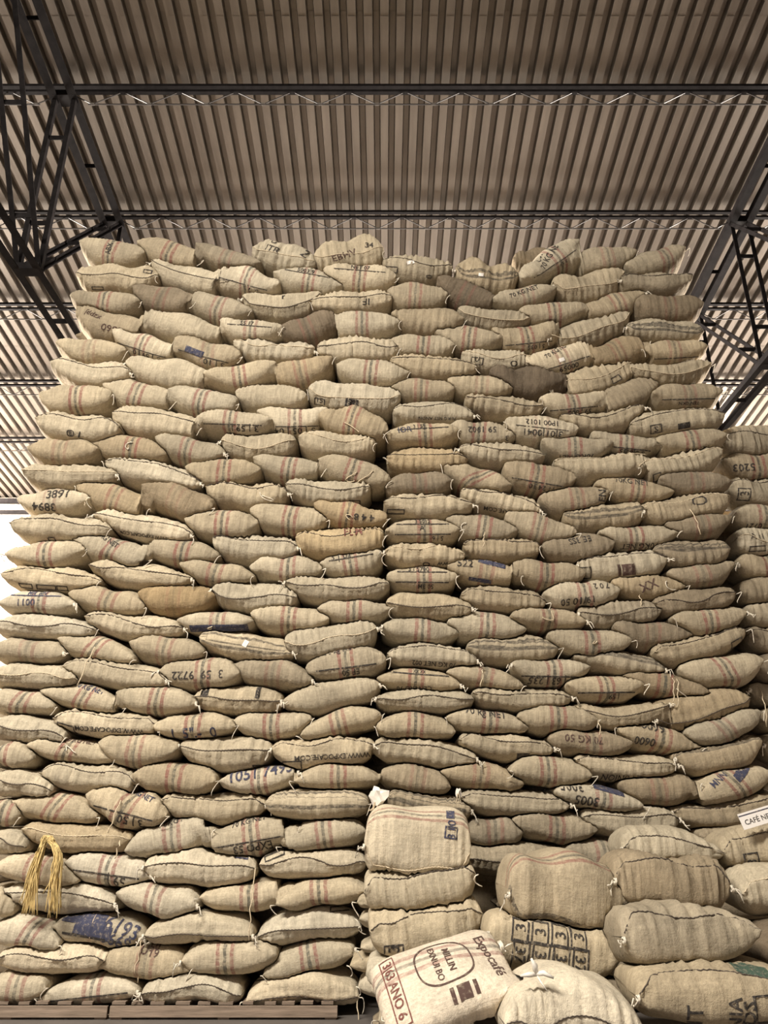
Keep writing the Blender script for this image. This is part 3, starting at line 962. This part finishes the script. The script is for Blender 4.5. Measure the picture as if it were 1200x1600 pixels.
RIGHT = [
 [cs('B',620,208,935,232,170,280,'L',5,d(p=[('O',-.72,-.35,.16,.10,0,INK),('C',.35,-.7,.07,.06,0,INK),('R',-.2,.35,.10,.05,20,'card')],phi=22)), cs('B',940,235,1225,262,190,335,'D',4.6,d(bands=[-.01,.06],p=[('R',-.2,.1,.06,.05,0,'card')],k='J')), cs('C',95,275,352,112,128,255,'E',5.8,d(p=[('T','70 KG NET',.02,.55,.075,22,INK),('T','COLOM',-.1,.95,.06,26,INK),('B','3 59',.2,.05)],s=.15)),
  cs('C',318,202,612,165,132,250,'E',4.4,d(st=.5)), cs('C',560,225,825,158,143,255,'E',4.6,d(k='r',st=.7,s=.3))],
 [cs('B',640,338,912,355,290,412,'E',4.4,d(k='r',st=.7)), cs('B',858,288,1130,390,282,410,'e',1.4), cs('C',-30,375,258,322,308,405,'E',5,d(p=[('T','70 KG NET',-.05,.62,.06,8,INK)],st=.6)),
  cs('C',240,305,560,255,242,375,'l',4.8,d(k='J')), cs('C',530,290,855,278,255,345,'L',4,d(k='J',phi=30))],
 [cs('B',660,442,985,472,403,525,'P',4.2), cs('B',955,418,1280,465,405,500,'l',4.6), cs('C',85,425,395,402,375,475,'E',4.8,d(k='l')),
  cs('C',375,430,650,345,338,455,'E',4.6,d(k='K',st=.7)), cs('C',595,397,905,392,343,470,'e',2.4)],
 [cs('B',650,562,945,582,518,630,'E',5.2,d(k='r')), cs('B',850,512,1155,555,490,602,'E',4.6), cs('C',-30,512,268,480,482,605,'E',4.8,d(p=[('B','5 | 035',.2,.06)])),
  cs('C',230,537,585,442,450,568,'l',4.8,d(k='J')), cs('C',560,497,908,517,455,552,'D',5,d(bands=[0.0,.06],k='J'))],
 [cs('B',655,645,1045,690,622,728,'L',5,d(phi=26)), cs('B',972,620,1285,640,588,692,'l',6,d(p=[('O',-.55,-.15,.15,.11,-4,INK),('T','U',-.55,-.05,.07,-4,INK),('C',.5,-.2,.08,.08,0,INK)],bl=.4)), cs('C',125,655,420,568,565,698,'E',6.6,d(p=[('T','70 KG NET',-.05,.75,.055,12,INK),('B','00059',.1,.075),('R',-.05,.05,.07,.05,0,'card')],st=.7)),
  cs('C',370,655,665,562,545,672,'E',3.8,d(st=.5,hue=.03)), cs('C',630,602,925,587,550,650,'E',4.8,d(p=[('R',0,-.6,.6,.012,0,INK)],st=.6,k='l'))],
 [cs('B',660,765,945,775,712,824,'E',4.4,d(st=.7)), cs('B',910,742,1198,770,705,822,'e',5.4), cs('B',1095,700,1438,722,668,802,'P',0.8,d(bl=.55,br=.6)),
  cs('C',235,770,600,658,655,800,'l',5.4,d(p=[('O',.45,-.35,.13,.09,14,INK)],k='J')), cs('C',585,682,942,667,648,744,'l',5,d(p=[('R',-.85,-.45,.16,.06,4,INK)]))],
 [cs('B',665,872,1030,885,812,918,'L',5.4,d(phi=26,p=[('T','70 KG NET ANON',.1,-.55,.04,182,INK)],k='K')), cs('B',985,815,1335,855,797,892,'L',4.6,d(phi=18,k='r')), cs('C',180,820,480,792,783,892,'E',5.4,d(p=[('B','59 | 000',.1,.065)],k='l')),
  cs('C',435,860,700,738,728,872,'P',3.8,d(br=.5)), cs('C',670,800,985,790,740,855,'E',4.2,d(p=[('B','TEN 0XN',.0,.045)],st=.5))],
 [cs('E',640,125,965,108,62,165,'E',5.4,d(p=[('T','IOR',-.5,.5,.07,4,BLU),('U','3 | 59',-.1,.045)],k='lr')), cs('E',915,85,1215,118,45,168,'E',4.6,d(p=[('T','59 1902',.0,.3,.075,186,INK),('T','3',.75,-.2,.07,185,INK)])), cs('F',15,65,345,95,28,150,'e',6.4,d(p=[('T','1P00 1012',.0,.5,.065,182,INK),('T','3|01|0041',.02,-.25,.085,182,INK),('R',0,.12,.62,.010,0,INK)],k='l')),
  cs('F',275,42,650,5,8,108,'L',5,d(phi=24,k='K')), cs('F',580,75,998,35,-4,108,'L',5.2,d(phi=26,p=[('O',-.5,-.45,.14,.12,6,INK),('T','S',-.5,-.45,.08,6,INK),('R',.08,-.4,.15,.08,6,INK)]))],
 [cs('E',640,218,1005,232,165,285,'L',4.6,d(hue=.08,phi=18,k='l')), cs('E',965,182,1348,222,145,252,'L',5.2,d(phi=18,k='J')), cs('F',185,150,505,162,125,235,'E',4.6,d(p=[('T','70KG NET',-.05,-.62,.065,184,INK)])),
  cs('F',405,115,715,152,105,207,'E',4.8,d(p=[('B','S 0|02|5',.2,.065)])), cs('F',690,150,1018,122,88,194,'E',4.8,d(p=[('T','NET 0702',.1,-.72,.05,184,INK)]))],
 [cs('E',635,350,935,328,270,385,'e',2.6), cs('E',895,262,1198,355,252,375,'E',4.4,d(sl=-.9,k='l',hue=.02)), cs('F',10,258,335,312,237,375,'E',3.8,d(p=[('B','11 24 10',.1,.06)])),
  cs('F',245,238,655,222,205,320,'l',5.2,d(phi=30)), cs('F',615,268,1000,185,188,308,'l',5.2,d(p=[('O',-.62,-.45,.1,.11,8,INK)],phi=30,k='l'))],
 [cs('E',625,430,1025,438,375,490,'L',5.4,d(phi=26,p=[('O',-.72,-.55,.2,.06,0,INK)],k='K')), cs('E',972,365,1328,452,352,462,'L',6.6,d(phi=24,p=[('T','EXPOCAFE.COM',.2,-.7,.05,184,INK)],k='K')), cs('F',180,402,490,378,335,475,'E',3.6,d(p=[('T','EN',.75,0,.09,80,INK)],st=.6)),
  cs('F',425,332,775,375,305,415,'E',4.6,d(p=[('T','70KG NET',-.1,.72,.06,0,INK)],st=.8)), cs('F',710,312,1035,327,270,385,'e',2.6)],
 [cs('E',628,552,962,545,485,600,'E',5.2,d(p=[('T','A',-.02,.2,.06,0,INK),('B','5 | 6',.4,.05),('U','3 5012',0,.045)],k='r')), cs('E',905,492,1226,545,462,600,'E',4.2,d(loop=[(-.4,0,.2)],hang=[(.1,.0,.2)])), cs('F',25,468,345,550,457,595,'E',4.4,d(st=.7,k='r')),
  cs('F',285,482,650,452,415,550,'D',4.6,d(bands=[-.01,.05])), cs('F',640,452,1030,395,378,512,'l',4.2,d(phi=30,p=[('C',.25,.5,.16,.10,0,INK)],k='J',hang=[(.0,.2,.32)]))],
 [cs('E',625,638,990,652,592,702,'l',5.6,d(p=[('C',.05,-.75,.08,.05,0,INK),('T','ww',.45,-.7,.06,185,INK)],k='J')), cs('E',980,612,1328,622,572,682,'L',4.2,d(phi=26)), cs('F',190,625,515,602,552,682,'P',3.2,d(p=[('T','EE 3SS',.05,.5,.07,186,INK)])),
  cs('F',440,552,790,550,510,622,'E',4.8,d(p=[('T','70KG NET',.0,-.7,.065,182,INK)],k='r')), cs('F',740,522,1035,492,470,580,'E',3.2,d(st=.5))],
 [cs('E',638,752,955,755,700,815,'E',5.4,d(p=[('U','3 | 5790',-.1,.05),('B','50 3M',.1,.05)],k='r')), cs('E',912,708,1248,762,672,785,'E',4.4,d(p=[('T','522',-.55,.45,.085,6,INK),('R',.15,.7,.30,.05,-6,BLU),('R',-.1,-.75,.25,.04,0,BLU)],st=.6)), cs('F',45,698,375,740,675,800,'E',4.4),
  cs('F',345,692,745,668,625,768,'L',6.2,d(phi=32,p=[('R',.05,-.2,.10,.13,4,BRN),('R',-.12,-.2,.035,.13,4,BRN),('R',.19,-.2,.035,.13,4,BRN),('O',-.85,-.25,.14,.14,0,INK)],k='JK')), cs('F',690,632,1025,627,580,707,'D',3.6,d(bands=[.01,.07]))],
 [cs('E',640,865,1025,890,812,935,'L',5.2,d(phi=4,k='K')), cs('E',968,832,1348,862,788,900,'L',4.4,d(phi=24)), cs('F',195,832,535,815,765,892,'E',5.8,d(p=[('T','19/10 50',-.15,-.5,.075,184,INK),('T','7 0 2',.5,.45,.06,180,INK)])),
  cs('F',500,772,830,787,732,845,'P',4.2,d(hue=.06,p=[('T','XX',-.05,.1,.10,25,BRN)],loop=[(.5,.2,.12)],hang=[(-.3,-.6,.16)],k='r')), cs('F',755,735,1050,692,685,800,'E',3.4,d(st=.5,k='r'))],
 [cs('H',615,120,957,142,75,190,'E',5.4,d(k='J')), cs('H',905,98,1258,132,45,185,'E',5.2), cs('I',45,72,385,92,25,127,'E',4.8,d(loop=[(0,.3,.12)],k='K',st=.8)),
  cs('I',350,62,720,42,-6,120,'L',3.8,d(k='J')), cs('F',690,870,1050,822,797,922,'L',2.8,d(k='r'))],
 [cs('H',640,237,1045,267,185,292,'L',5.4,d(phi=26,p=[('T','70 KG NET 002',.05,-.7,.05,180,INK)],k='K')), cs('H',995,207,1405,212,148,285,'D',5,d(bands=[.0,.07],k='r')), cs('I',210,152,580,175,120,247,'E',5,d(loop=[(.1,.3,.08)],k='r')),
  cs('I',495,112,850,152,85,215,'e',2.8), cs('I',760,80,1090,52,25,152,'E',4.8,d(k='lK'))],
 [cs('H',600,342,975,372,292,397,'E',5,d(p=[('T','CENTRO 70',-.1,-.75,.05,184,INK),('U','XX XX',0,.03)],k='K')), cs('H',910,317,1255,382,285,392,'E',4.8,d(hang=[(-.1,.6,.2)],st=.7)), cs('I',45,290,402,297,255,378,'E',5,d(p=[('B','3 | 63 | 235',.0,.075)],k='J')),
  cs('I',330,243,740,303,210,325,'D',4.8,d(bands=[.0,.055],k='K')), cs('I',690,232,1095,132,150,272,'L',4.6,d(p=[('O',.72,-.2,.14,.09,14,INK)],phi=30,k='r'))],
 [cs('H',590,442,1030,442,390,500,'L',5.4,d(phi=8,k='J')), cs('H',1018,412,1463,432,385,497,'L',5.2,d(phi=16,k='K')), cs('I',290,377,640,372,330,450,'E',5.2,d(p=[('B',' | 59',.2,.05)],k='r')),
  cs('I',555,335,935,412,312,432,'E',3.4,d(hue=.02,hang=[(.2,.5,.30),(.1,.5,.26)],loop=[(.3,-.3,.14)],s=-.05)), cs('I',800,312,1172,272,242,390,'E',5.6,d(sl=.3,k='r'))],
 [cs('H',590,562,945,582,490,612,'E',5.2,d(k='l')), cs('H',900,522,1268,562,480,590,'E',5.2,d(p=[('T','70 kg NET',-.05,.72,.07,-2,INK)],k='l')), cs('I',82,522,442,540,460,592,'E',5,d(k='r',hang=[(.95,.1,.16)])),
  cs('I',340,452,752,432,462,568,'L',5,d(k='K')), cs('I',700,530,1115,432,395,565,'L',4.2,d(hue=.05,phi=-12,k='J'))],
 [cs('H',575,642,1045,702,602,737,'L',5.2,d(phi=14,k='K')), cs('H',955,622,1383,662,590,707,'L',5.4,d(phi=20,p=[('R',.35,-.6,.12,.05,4,INK)],k='K')), cs('I',215,612,588,632,570,695,'e',3.6,d(p=[('T','70 KG 50',-.2,.25,.07,178,BRN)],st=.6)),
  cs('I',518,572,895,657,547,680,'E',5,d(p=[('T','6600',-.2,.65,.085,178,INK),('T','0600',-.35,-.45,.075,184,INK)],k='lr')), cs('I',835,592,1162,492,498,640,'E',5.2,d(st=.6,sl=.4))],
 [cs('H',605,772,925,832,725,857,'e',3.8), cs('H',880,762,1253,812,705,840,'E',4,d(st=.6)), cs('I',40,752,405,772,678,822,'E',5.2,d(k='lr')),
  cs('I',335,707,790,732,683,802,'L',6,d(phi=20,p=[('T','LA UNION',-.1,-.75,.06,180,INK)],k='K')), cs('I',780,702,1175,622,632,772,'D',4.2,d(bands=[.02,.085],k='J'))],
 [cs('H',640,875,1015,940,858,985,'D',4.4,d(k='K')), cs('H',965,872,1458,907,840,968,'L',4.8,d(phi=24,k='K')), cs('I',240,842,632,907,815,932,'E',6.2,d(p=[('T','3005',-.65,.55,.085,184,INK),('T','3005',-.3,-.35,.085,182,INK),('R',.2,.75,.30,.05,-6,BLU)],k='r')),
  cs('I',530,817,890,812,770,915,'E',3.4,d(st=.5)), cs('I',860,880,1205,762,745,890,'E',6,d(p=[('R',.35,.65,.25,.08,22,BLU),('T','MNN',-.3,.65,.06,22,BLU)],sl=.4))],
 [cs('K',985,112,1248,115,45,182,'E',4,d(st=.6)), cs('L',50,65,432,105,22,167,'E',4,d(st=.8)), cs('L',370,52,802,62,2,147,'L',5.8,d(phi=12,k='K')), cs('I',770,942,1260,885,887,1015,'L',4.2,d(phi=22,k='J'))],
 [cs('K',985,232,1438,235,165,310,'L',4.4,d(phi=0,k='J')), cs('L',288,200,560,215,150,300,'E',4.4,d(st=.7,s=.25)), cs('L',885,125,1110,118,88,180,'P',4)],
]

THIRD = [cs('F',985,140,1310,128,66,207,'L',4.4,d(phi=20,k='J')), cs('F',985,242,1300,242,195,314,'E',4,d(p=[('T','5203',-.45,-.1,.095,184,INK)],s=.0)), cs('F',1018,352,1330,352,305,427,'L',4.8,d(phi=32,p=[('O',-.6,-.2,.13,.16,-4,INK),('T','3',-.6,-.2,.09,92,INK)],bl=.4)),
 cs('F',1035,482,1330,482,420,532,'E',4.6,d(p=[('T','0721',-.4,-.7,.07,182,INK)],s=-.05)), cs('F',1040,592,1330,592,528,652,'l',6,d(p=[('T','A i i',-.4,.3,.07,0,INK),('O',-.4,-.6,.2,.07,4,INK)],bl=.45)), cs('F',1055,702,1330,692,640,757,'E',4.4,d(s=.05,k='J')),
 cs('F',1060,812,1330,802,750,870,'P',3.8,d(bl=.45)), cs('I',1090,62,1340,62,0,117,'P',4.6), cs('I',1100,152,1345,150,115,237,'L',3.8,d(phi=30)), cs('I',1130,312,1350,302,230,362,'e',2.6),
 cs('I',1110,392,1350,402,360,477,'P',4.4,d(k='J',hang=[(-.7,.3,.4)])), cs('I',1150,532,1370,532,470,592,'P',4), cs('I',1160,642,1370,642,600,722,'l',4.4,d(k='J')), cs('I',1172,842,1400,842,782,920,'P',4.8,d(k='l'))]

LEFT_N = ['first', 'second', 'third', 'fourth', 'fifth']


def look(sp):
    t = f"{TONE_W[int(sp[7])]} {KIND_W[sp[6]]} sack"
    has = [i for i in sp[8].get('p', ()) if i[0] in 'TBU' and i[-1] != 'card']
    if has: t = f"{TONE_W[int(sp[7])]} {KIND_W[sp[6]]} lettered sack"
    return t


def run(rows, where, group, Y, seed0):
    for i, row in enumerate(rows):
        for j, sp in enumerate(row):
            lab = f"{look(sp)}, {ORD[j]} from left, {ORD[i]} row down, {where}"
            place(sp, lab, group, Y + ((j % 2) * .03 - .015), seed0 + i * 10 + j)


run(LEFT, 'left stack', 'sacks of the tall left stack', FRONT, 1000)
run(RIGHT, 'right stack', 'sacks of the tall right stack', FRONT + .02, 3000)
for i, sp in enumerate(THIRD):
    place(sp, f"{look(sp)} cut by right edge, {ORD[i]} down in far-right stack", 'sacks of the far right stack', FRONT + .22, 5000 + i, D=.5)
# a dull sack half hidden behind the upright one on top of the right stack
place(cs('C',58,200,290,190,133,245,'P',2.6), 'dark plain sack half hidden behind the tilted lettered sack atop right stack', 'sacks of the tall right stack', FRONT + .34, 5200)

# ---------------------------------------------------------------- the loose pile in front of the right stack
PG = 'sacks of the front pile'
place((570, 1312, 737, 1322, 1260, 1368, 'H', 7.6, d(hs=.66, seam=1, phi=-32, bl=.36, br=.34, a=8.0, m=.50, st=.8, k='J',
      p=[('O', .62, .30, .11, .10, -5, BLU), ('T', '3', .62, .22, .07, 86, BLU), ('T', '10', .62, .52, .07, 86, BLU), ('R', .60, .82, .07, .06, 0, BLU)])),
      'cream sack striped along its top, topmost in front column beside left stack', PG, 7.0, 6000, D=.66)
place((571, 1392, 746, 1362, 1352, 1430, 'L', 5.4, d(phi=30, bl=.34, br=.5, a=5)), 'tan dark-seamed sack just under the cream striped sack in front column', PG, 7.0, 6001, D=.66)
place((577, 1452, 754, 1424, 1414, 1502, 'L', 5.8, d(phi=26, bl=.34, br=.5, a=5, p=[('O', -.62, -.5, .16, .13, -4, INK), ('T', '3', -.62, -.5, .09, 84, INK)])),
      'tan sack with boxed figure at its lower left corner, third down front column', PG, 6.95, 6002, D=.66)
place((574, 1520, 748, 1500, 1487, 1560, 'P', 7.0, d(bl=.4)), 'pale sack mostly hidden behind the big round-emblem sack', PG, 6.9, 6003, D=.6)
for i, (x0, y0, x1, t0, b0, tn) in enumerate(((559, 1408, 690, 1392, 1424, 6), (562, 1437, 690, 1420, 1458, 6), (563, 1480, 690, 1464, 1494, 6.6),
                                               (548, 1507, 690, 1488, 1520, 5.4), (560, 1540, 700, 1514, 1562, 7.4))):
    place((x0, y0, x1, y0 + 2, t0, b0, 'P', tn, d(k='l', p=[])), f'{TONE_W[int(tn)]} sack end poking from the dark gap beside front column, {ORD[i]} down', 'sack ends in the gap', 7.62, 6010 + i, D=.5)
place((592, 1588, 705, 1604, 1560, 1628, 'P', 4.6, d(k='lr')), 'dull sack corner on the floor under the round-emblem sack', PG, 6.5, 6020, D=.5)

# the big sack lying tilted towards us with the round emblem on its face
q_, Wd, Dp, Th = at(694, 1535, 6.05), 0.93, 0.66, 0.25
es = Sack(6100, Wd, Th, Dp, 'H', bend=-.03, bl=.42, br=.42, a=4.0, m=.78, phi0=0, stripe=.10, hs=10)
es.elev = 0.0
eo = link('coffee_sack', es.me, M['burlap'])
eo.location = q_
eo.rotation_euler = (math.radians(34), math.radians(-14), math.radians(8))
eo.color = (.62, .54, .43, .75)
tag(eo, 'cream sack with round brown emblem and red lettering tilted towards viewer in front pile', 'sack', PG)
EMB = dict(axis='top', k='Kl', seam=0)
SACKS.append((eo, es, EMB, 'H', 6100, Wd, Th, 0.0))
EMB_ITEMS = [('c', .02, .03, .40, .36, .011, 0, 'brown'), ('t', 'MILLIN', .06, .03, .050, -90, 'brown'), ('t', 'EXNUI BO', -.035, .03, .046, -90, 'brown'),
             ('r', .08, -.225, .09, .085, 0, 'brown'), ('r', .0, -.225, .028, .085, 0, 'brown'), ('r', .16, -.225, .028, .085, 0, 'brown'),
             ('t', 'Expocafé', .345, .02, .075, -84, 'brown'),
             ('o', -.345, -.02, .10, .52, .008, 0, 'red'), ('t', '3|63 ANO 6', -.345, -.02, .062, -90, 'red')]

place((790, 1388, 978, 1406, 1336, 1452, 'H', 4.6, d(hs=.95, phi=-42, bands=[-.005, .045], bl=.36, br=.42, a=7.0, m=.54, k='J', st=.8)),
      'tan sack striped along its top with dark banded lower edge, middle of front pile', PG, 6.45, 6030, D=.7)
gp = []
for c in range(4):
    fx = -.52 + c * .29
    gp += [('O', fx, .50, .125, .16, -3, INK), ('T', '3', fx, .52, .08, 90, INK), ('O', fx + .02, -.42, .125, .23, -3, INK), ('T', '37', fx + .02, -.40, .08, 270, INK)]
place((760, 1456, 966, 1486, 1440, 1532, 'P', 6.0, d(bl=.45, br=.36, a=5.5, m=.60, p=gp, k='J')), 'tan sack with four boxed columns of upturned threes in front pile', PG, 6.4, 6031, D=.7)
place((783, 1592, 1003, 1606, 1524, 1650, 'L', 8.4, d(phi=-4, bl=.5, br=.5, a=2.8, m=.70)), 'cream dark-seamed sack with white ribbon, nearest of front pile', PG, 5.55, 6032, D=.7)
place((970, 1325, 1128, 1332, 1292, 1364, 'L', 5.4, d(phi=20, bl=.42, al=4.5, ar=2.0, br=.75, k='J')), 'tan stitched sack on top of the dull seamed sack, front pile', PG, 6.85, 6033, D=.64)
place((957, 1372, 1140, 1384, 1341, 1430, 'L', 3.4, d(phi=34, bl=.34, br=.36, a=5.5, m=.62, k='KJ')), 'brown dark-seamed sack with ragged tied right end in front pile', PG, 6.45, 6034, D=.68)
place((966, 1466, 1187, 1456, 1418, 1530, 'L', 4.2, d(phi=30, bl=.36, br=.78, al=5, ar=2.0, m=.66, k='J')), 'dull tan pointed sack with knotted left end in front pile', PG, 6.0, 6035, D=.7)
place((993, 1552, 1262, 1556, 1508, 1606, 'L', 4.8, d(phi=34, bl=.36, br=.5, m=.68, k='J', p=[('T', 'IT', -.38, -.55, .10, 90, INK), ('T', 'NIA', .08, -.5, .085, 88, INK), ('T', 'DS', .24, -.45, .085, 88, INK),
      ('O', .55, -.25, .28, .16, 6, INK), ('R', .42, .93, .22, .07, -12, 'green')])), 'tan sack with green patch and sideways lettering, lower right of front pile', PG, 5.75, 6036, D=.7)
place((1128, 1332, 1300, 1326, 1289, 1371, 'L', 5.2, d(phi=30, bl=.4, p=[('O', -.52, -.40, .13, .14, 6, INK), ('T', '3', -.52, -.40, .08, 92, INK)])), 'tan sack under the white lettered card at right edge', PG, 6.85, 6037, D=.66)
place((1152, 1394, 1322, 1390, 1350, 1432, 'l', 5.8, d(bl=.42)), 'beige sack with gathered end cut by right edge in front pile', PG, 6.55, 6038, D=.66)
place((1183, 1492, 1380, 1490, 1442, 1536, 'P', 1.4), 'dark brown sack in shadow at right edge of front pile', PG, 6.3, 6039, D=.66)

STANDS = {'pale sack mostly hidden behind the big round-emblem sack', 'tan sack with four boxed columns of upturned threes in front pile',
          'cream dark-seamed sack with white ribbon, nearest of front pile', 'tan sack with green patch and sideways lettering, lower right of front pile',
          'dark brown sack in shadow at right edge of front pile'}
# sacks nobody can see one by one: inside and underneath the stacks
hv, hf = [], []


def dim_pillow(cx, cy, cz, w, dd, h):
    n0 = len(hv)
    nu, npz = 9, 10
    for i in range(nu):
        u = -1 + 2 * i / (nu - 1)
        g = max(0.0, 1 - abs(u) ** 3) ** .5
        for j in range(npz):
            a = 2 * math.pi * j / npz
            c, sn = math.cos(a), math.sin(a)
            hv.append((cx + u * w / 2, cy - dd / 2 * math.copysign(abs(c) ** .6, c), cz + (h / 2 * g + .01) * math.copysign(abs(sn) ** .6, sn)))
    for i in range(nu - 1):
        for j in range(npz):
            hf.append((n0 + i * npz + j, n0 + i * npz + (j + 1) % npz, n0 + (i + 1) * npz + (j + 1) % npz, n0 + (i + 1) * npz + j))


rng = random.Random(77)
for r in range(29):                     # second layer behind the fronts
    z = .33 + r * .285
    for c in range(-1 if r < 9 else 0, 9 if r < 17 else 8):
        dim_pillow(-3.50 + c * .93 + (r % 2) * .24 - .12, FRONT + 1.09, z, 1.12, .66, .37)
for c in range(-2, 9):
    dim_pillow(-3.5 + c * .93, FRONT + 1.35, .13, 1.0, .4, .24)
for r in range(19):
    for c in range(2):
        dim_pillow(4.55 + c * .95, FRONT + 1.30, .28 + r * .27, 1.1, .66, .32)
for r in range(4):                      # right stack below the front pile's tops
    for c in range(5):
        dim_pillow(1.35 + c * .92 + (r % 2) * .2, FRONT + .46, .14 + r * .245, .95, .58, .25)
bpy.context.view_layer.update()
for ob, s_, *_ in SACKS:                # what the front pile and the gap's sacks stand on
    if s_.me.name.startswith('coffee') and ob['label'] in STANDS:
        bb = [ob.matrix_world @ Vector(c) for c in ob.bound_box]
        zl = min(p.z for p in bb) - .01
        cx, cyy = sum(p.x for p in bb) / 8, sum(p.y for p in bb) / 8
        n = max(1, round(zl / .26))
        for k in range(n):
            if zl > .06: dim_pillow(cx, cyy, (k + .5) * zl / n, .8, .5, zl / n - .025)
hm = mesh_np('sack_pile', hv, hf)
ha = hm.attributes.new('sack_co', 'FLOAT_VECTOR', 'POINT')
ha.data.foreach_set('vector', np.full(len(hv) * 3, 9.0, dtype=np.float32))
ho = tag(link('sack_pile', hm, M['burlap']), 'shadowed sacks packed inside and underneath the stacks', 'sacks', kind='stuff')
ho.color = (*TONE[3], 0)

press()
for rec in SACKS:
    if rec[0] is eo: continue
    dress(*rec)
print_on(es, eo, EMB_ITEMS, 'top')
ear_knot(eo, (Wd / 2 - .01, .12, .02), 5, 1, .09)
string_part(eo, (-Wd / 2, -.1, 0), 8, .1, -1)

# ---------------------------------------------------------------- hank of golden raffia hung over a sack at lower left
crest = at(74, 1309, FRONT - .10)
hank = empty('raffia_hank', crest)
tag(hank, 'golden raffia hank hanging over the sacks at lower left', 'raffia')
rng = random.Random(21)
for k in range(110):
    j = lambda a: rng.uniform(-a, a)
    left = k % 2 == 0
    e = at(45 + rng.gauss(0, 8), 1418 + j(14), FRONT - .14) if left else at(84 + rng.gauss(0, 6), 1416 + j(20), FRONT - .14)
    if rng.random() < .2: e.z += rng.uniform(.05, .25)
    m_ = at(61 if left else 90, 1340, FRONT - .16) + Vector((j(.035), j(.03), j(.02)))
    top = crest + Vector((j(.03), j(.03), j(.018)))
    st = at(82 if left else 66, 1314, FRONT - .12) + Vector((j(.02), j(.02), j(.015)))
    ctrl = [st, top, m_ + Vector((0, 0, .03)), m_.lerp(e, .5) + Vector((j(.02), -.02 + j(.02), 0)), e]
    pts = []
    for i in range(len(ctrl) - 1):
        p0, p1, p2, p3 = ctrl[max(i - 1, 0)], ctrl[i], ctrl[i + 1], ctrl[min(i + 2, len(ctrl) - 1)]
        for t in ((0, .33, .66) if i < len(ctrl) - 2 else (0, .25, .5, .75, 1)):
            pts.append(.5 * ((2 * p1) + (p2 - p0) * t + (2 * p0 - 5 * p1 + 4 * p2 - p3) * t * t + (3 * p1 - p0 - 3 * p2 + p3) * t ** 3) - crest)
    v, f = tube_mesh('strand', pts, rng.uniform(.0035, .006), 4)
    link('raffia_strand', mesh_np('raffia_strand', v, f), M['raffia'], hank)

# ---------------------------------------------------------------- white card with lettering at the right edge
cy = 6.80
c0, c1, c2 = at(1155, 1271, cy), at(1200, 1257.5, cy), at(1163, 1297, cy)
ax = (c1 - c0).normalized()
card = empty('lettered_card', c2)
tag(card, 'white card lettered in black with blue rule lying on sack at right edge', 'card')
wd, ht = .55, (c0 - c2).length * .97
base_ang = math.atan2(ax.z, ax.x)
v, f = [], []
box_data((wd / 2, 0, ht / 2), (wd, .006, ht), v, f)
link('card_sheet', mesh_np('card_sheet', v, f, False), M['card'], card)
v, f = [], []
box_data((wd / 2, -.004, ht * .84), (wd, .002, .008), v, f)
link('blue_rule', mesh_np('blue_rule', v, f, False), M['blue'], card)
tv, tt = text_tris('CAFÉ NE')
sz = .040 / .72
lx = min(p[0] for p in tv)
link('printed_text', mesh_np('printed_text', [((p[0] - lx) * sz + .030, -.0045, p[1] * sz + ht * .40) for p in tv], tt, False), M['ink'], card)
card.rotation_euler = (math.radians(-8), -base_ang, 0)


# ---------------------------------------------------------------- crumpled scraps of white plastic
def scrap(px, py, Y, size, label, seed):
    bm = bmesh.new()
    bmesh.ops.create_icosphere(bm, subdivisions=2, radius=1)
    r = random.Random(seed)
    for vv in bm.verts:
        k = r.uniform(.55, 1.25)
        vv.co = Vector((vv.co.x * size[0] * k, vv.co.y * size[1] * k, vv.co.z * size[2] * k))
    me = bpy.data.meshes.new('plastic_scrap')
    bm.to_mesh(me)
    bm.free()
    root = empty('plastic_scrap', at(px, py, Y))
    tag(root, label, 'plastic', 'plastic scraps')
    link('crumpled_body', me, M['plastic'], root)
    for k in range(3):
        a = r.uniform(0, 6)
        pts = [Vector((size[0] * 1.1 * t * math.cos(a), -.03, -size[2] * 1.6 * t + .03 * math.sin(9 * t))) for t in (0, .3, .6, 1)]
        v, f = tube_mesh('s', pts, .005, 4)
        link('loose_string', mesh_np('loose_string', v, f), M['jute'], root)


scrap(592, 1244, 7.35, (.085, .06, .085), 'crumpled white plastic scrap at the gap above the cream striped sack', 3)
scrap(716, 1240, 7.85, (.03, .03, .05), 'small white plastic scrap on the right stack above cream striped sack', 4)
# white ribbon tied to the nearest cream sack
rb = empty('tied_ribbon', at(838, 1522, 5.58))
tag(rb, 'white ribbon knotted at the top of the nearest cream sack', 'ribbon')
for k, pts in enumerate(([(0, 0, 0), (-.01, -.02, .05), (-.03, -.03, .09)], [(0, 0, 0), (.04, -.03, .012), (.10, -.04, -.015)], [(0, 0, 0), (-.05, -.02, 0), (-.10, 0, -.01)], [(0, 0, 0), (.02, -.04, -.04), (.05, -.06, -.08)])):
    v, f = tube_mesh('r', pts, (.016, .015, .014, .005)[k], 6, (1, 1.2, .5))
    link('ribbon_end', mesh_np('ribbon_end', v, f), M['plastic'], rb)
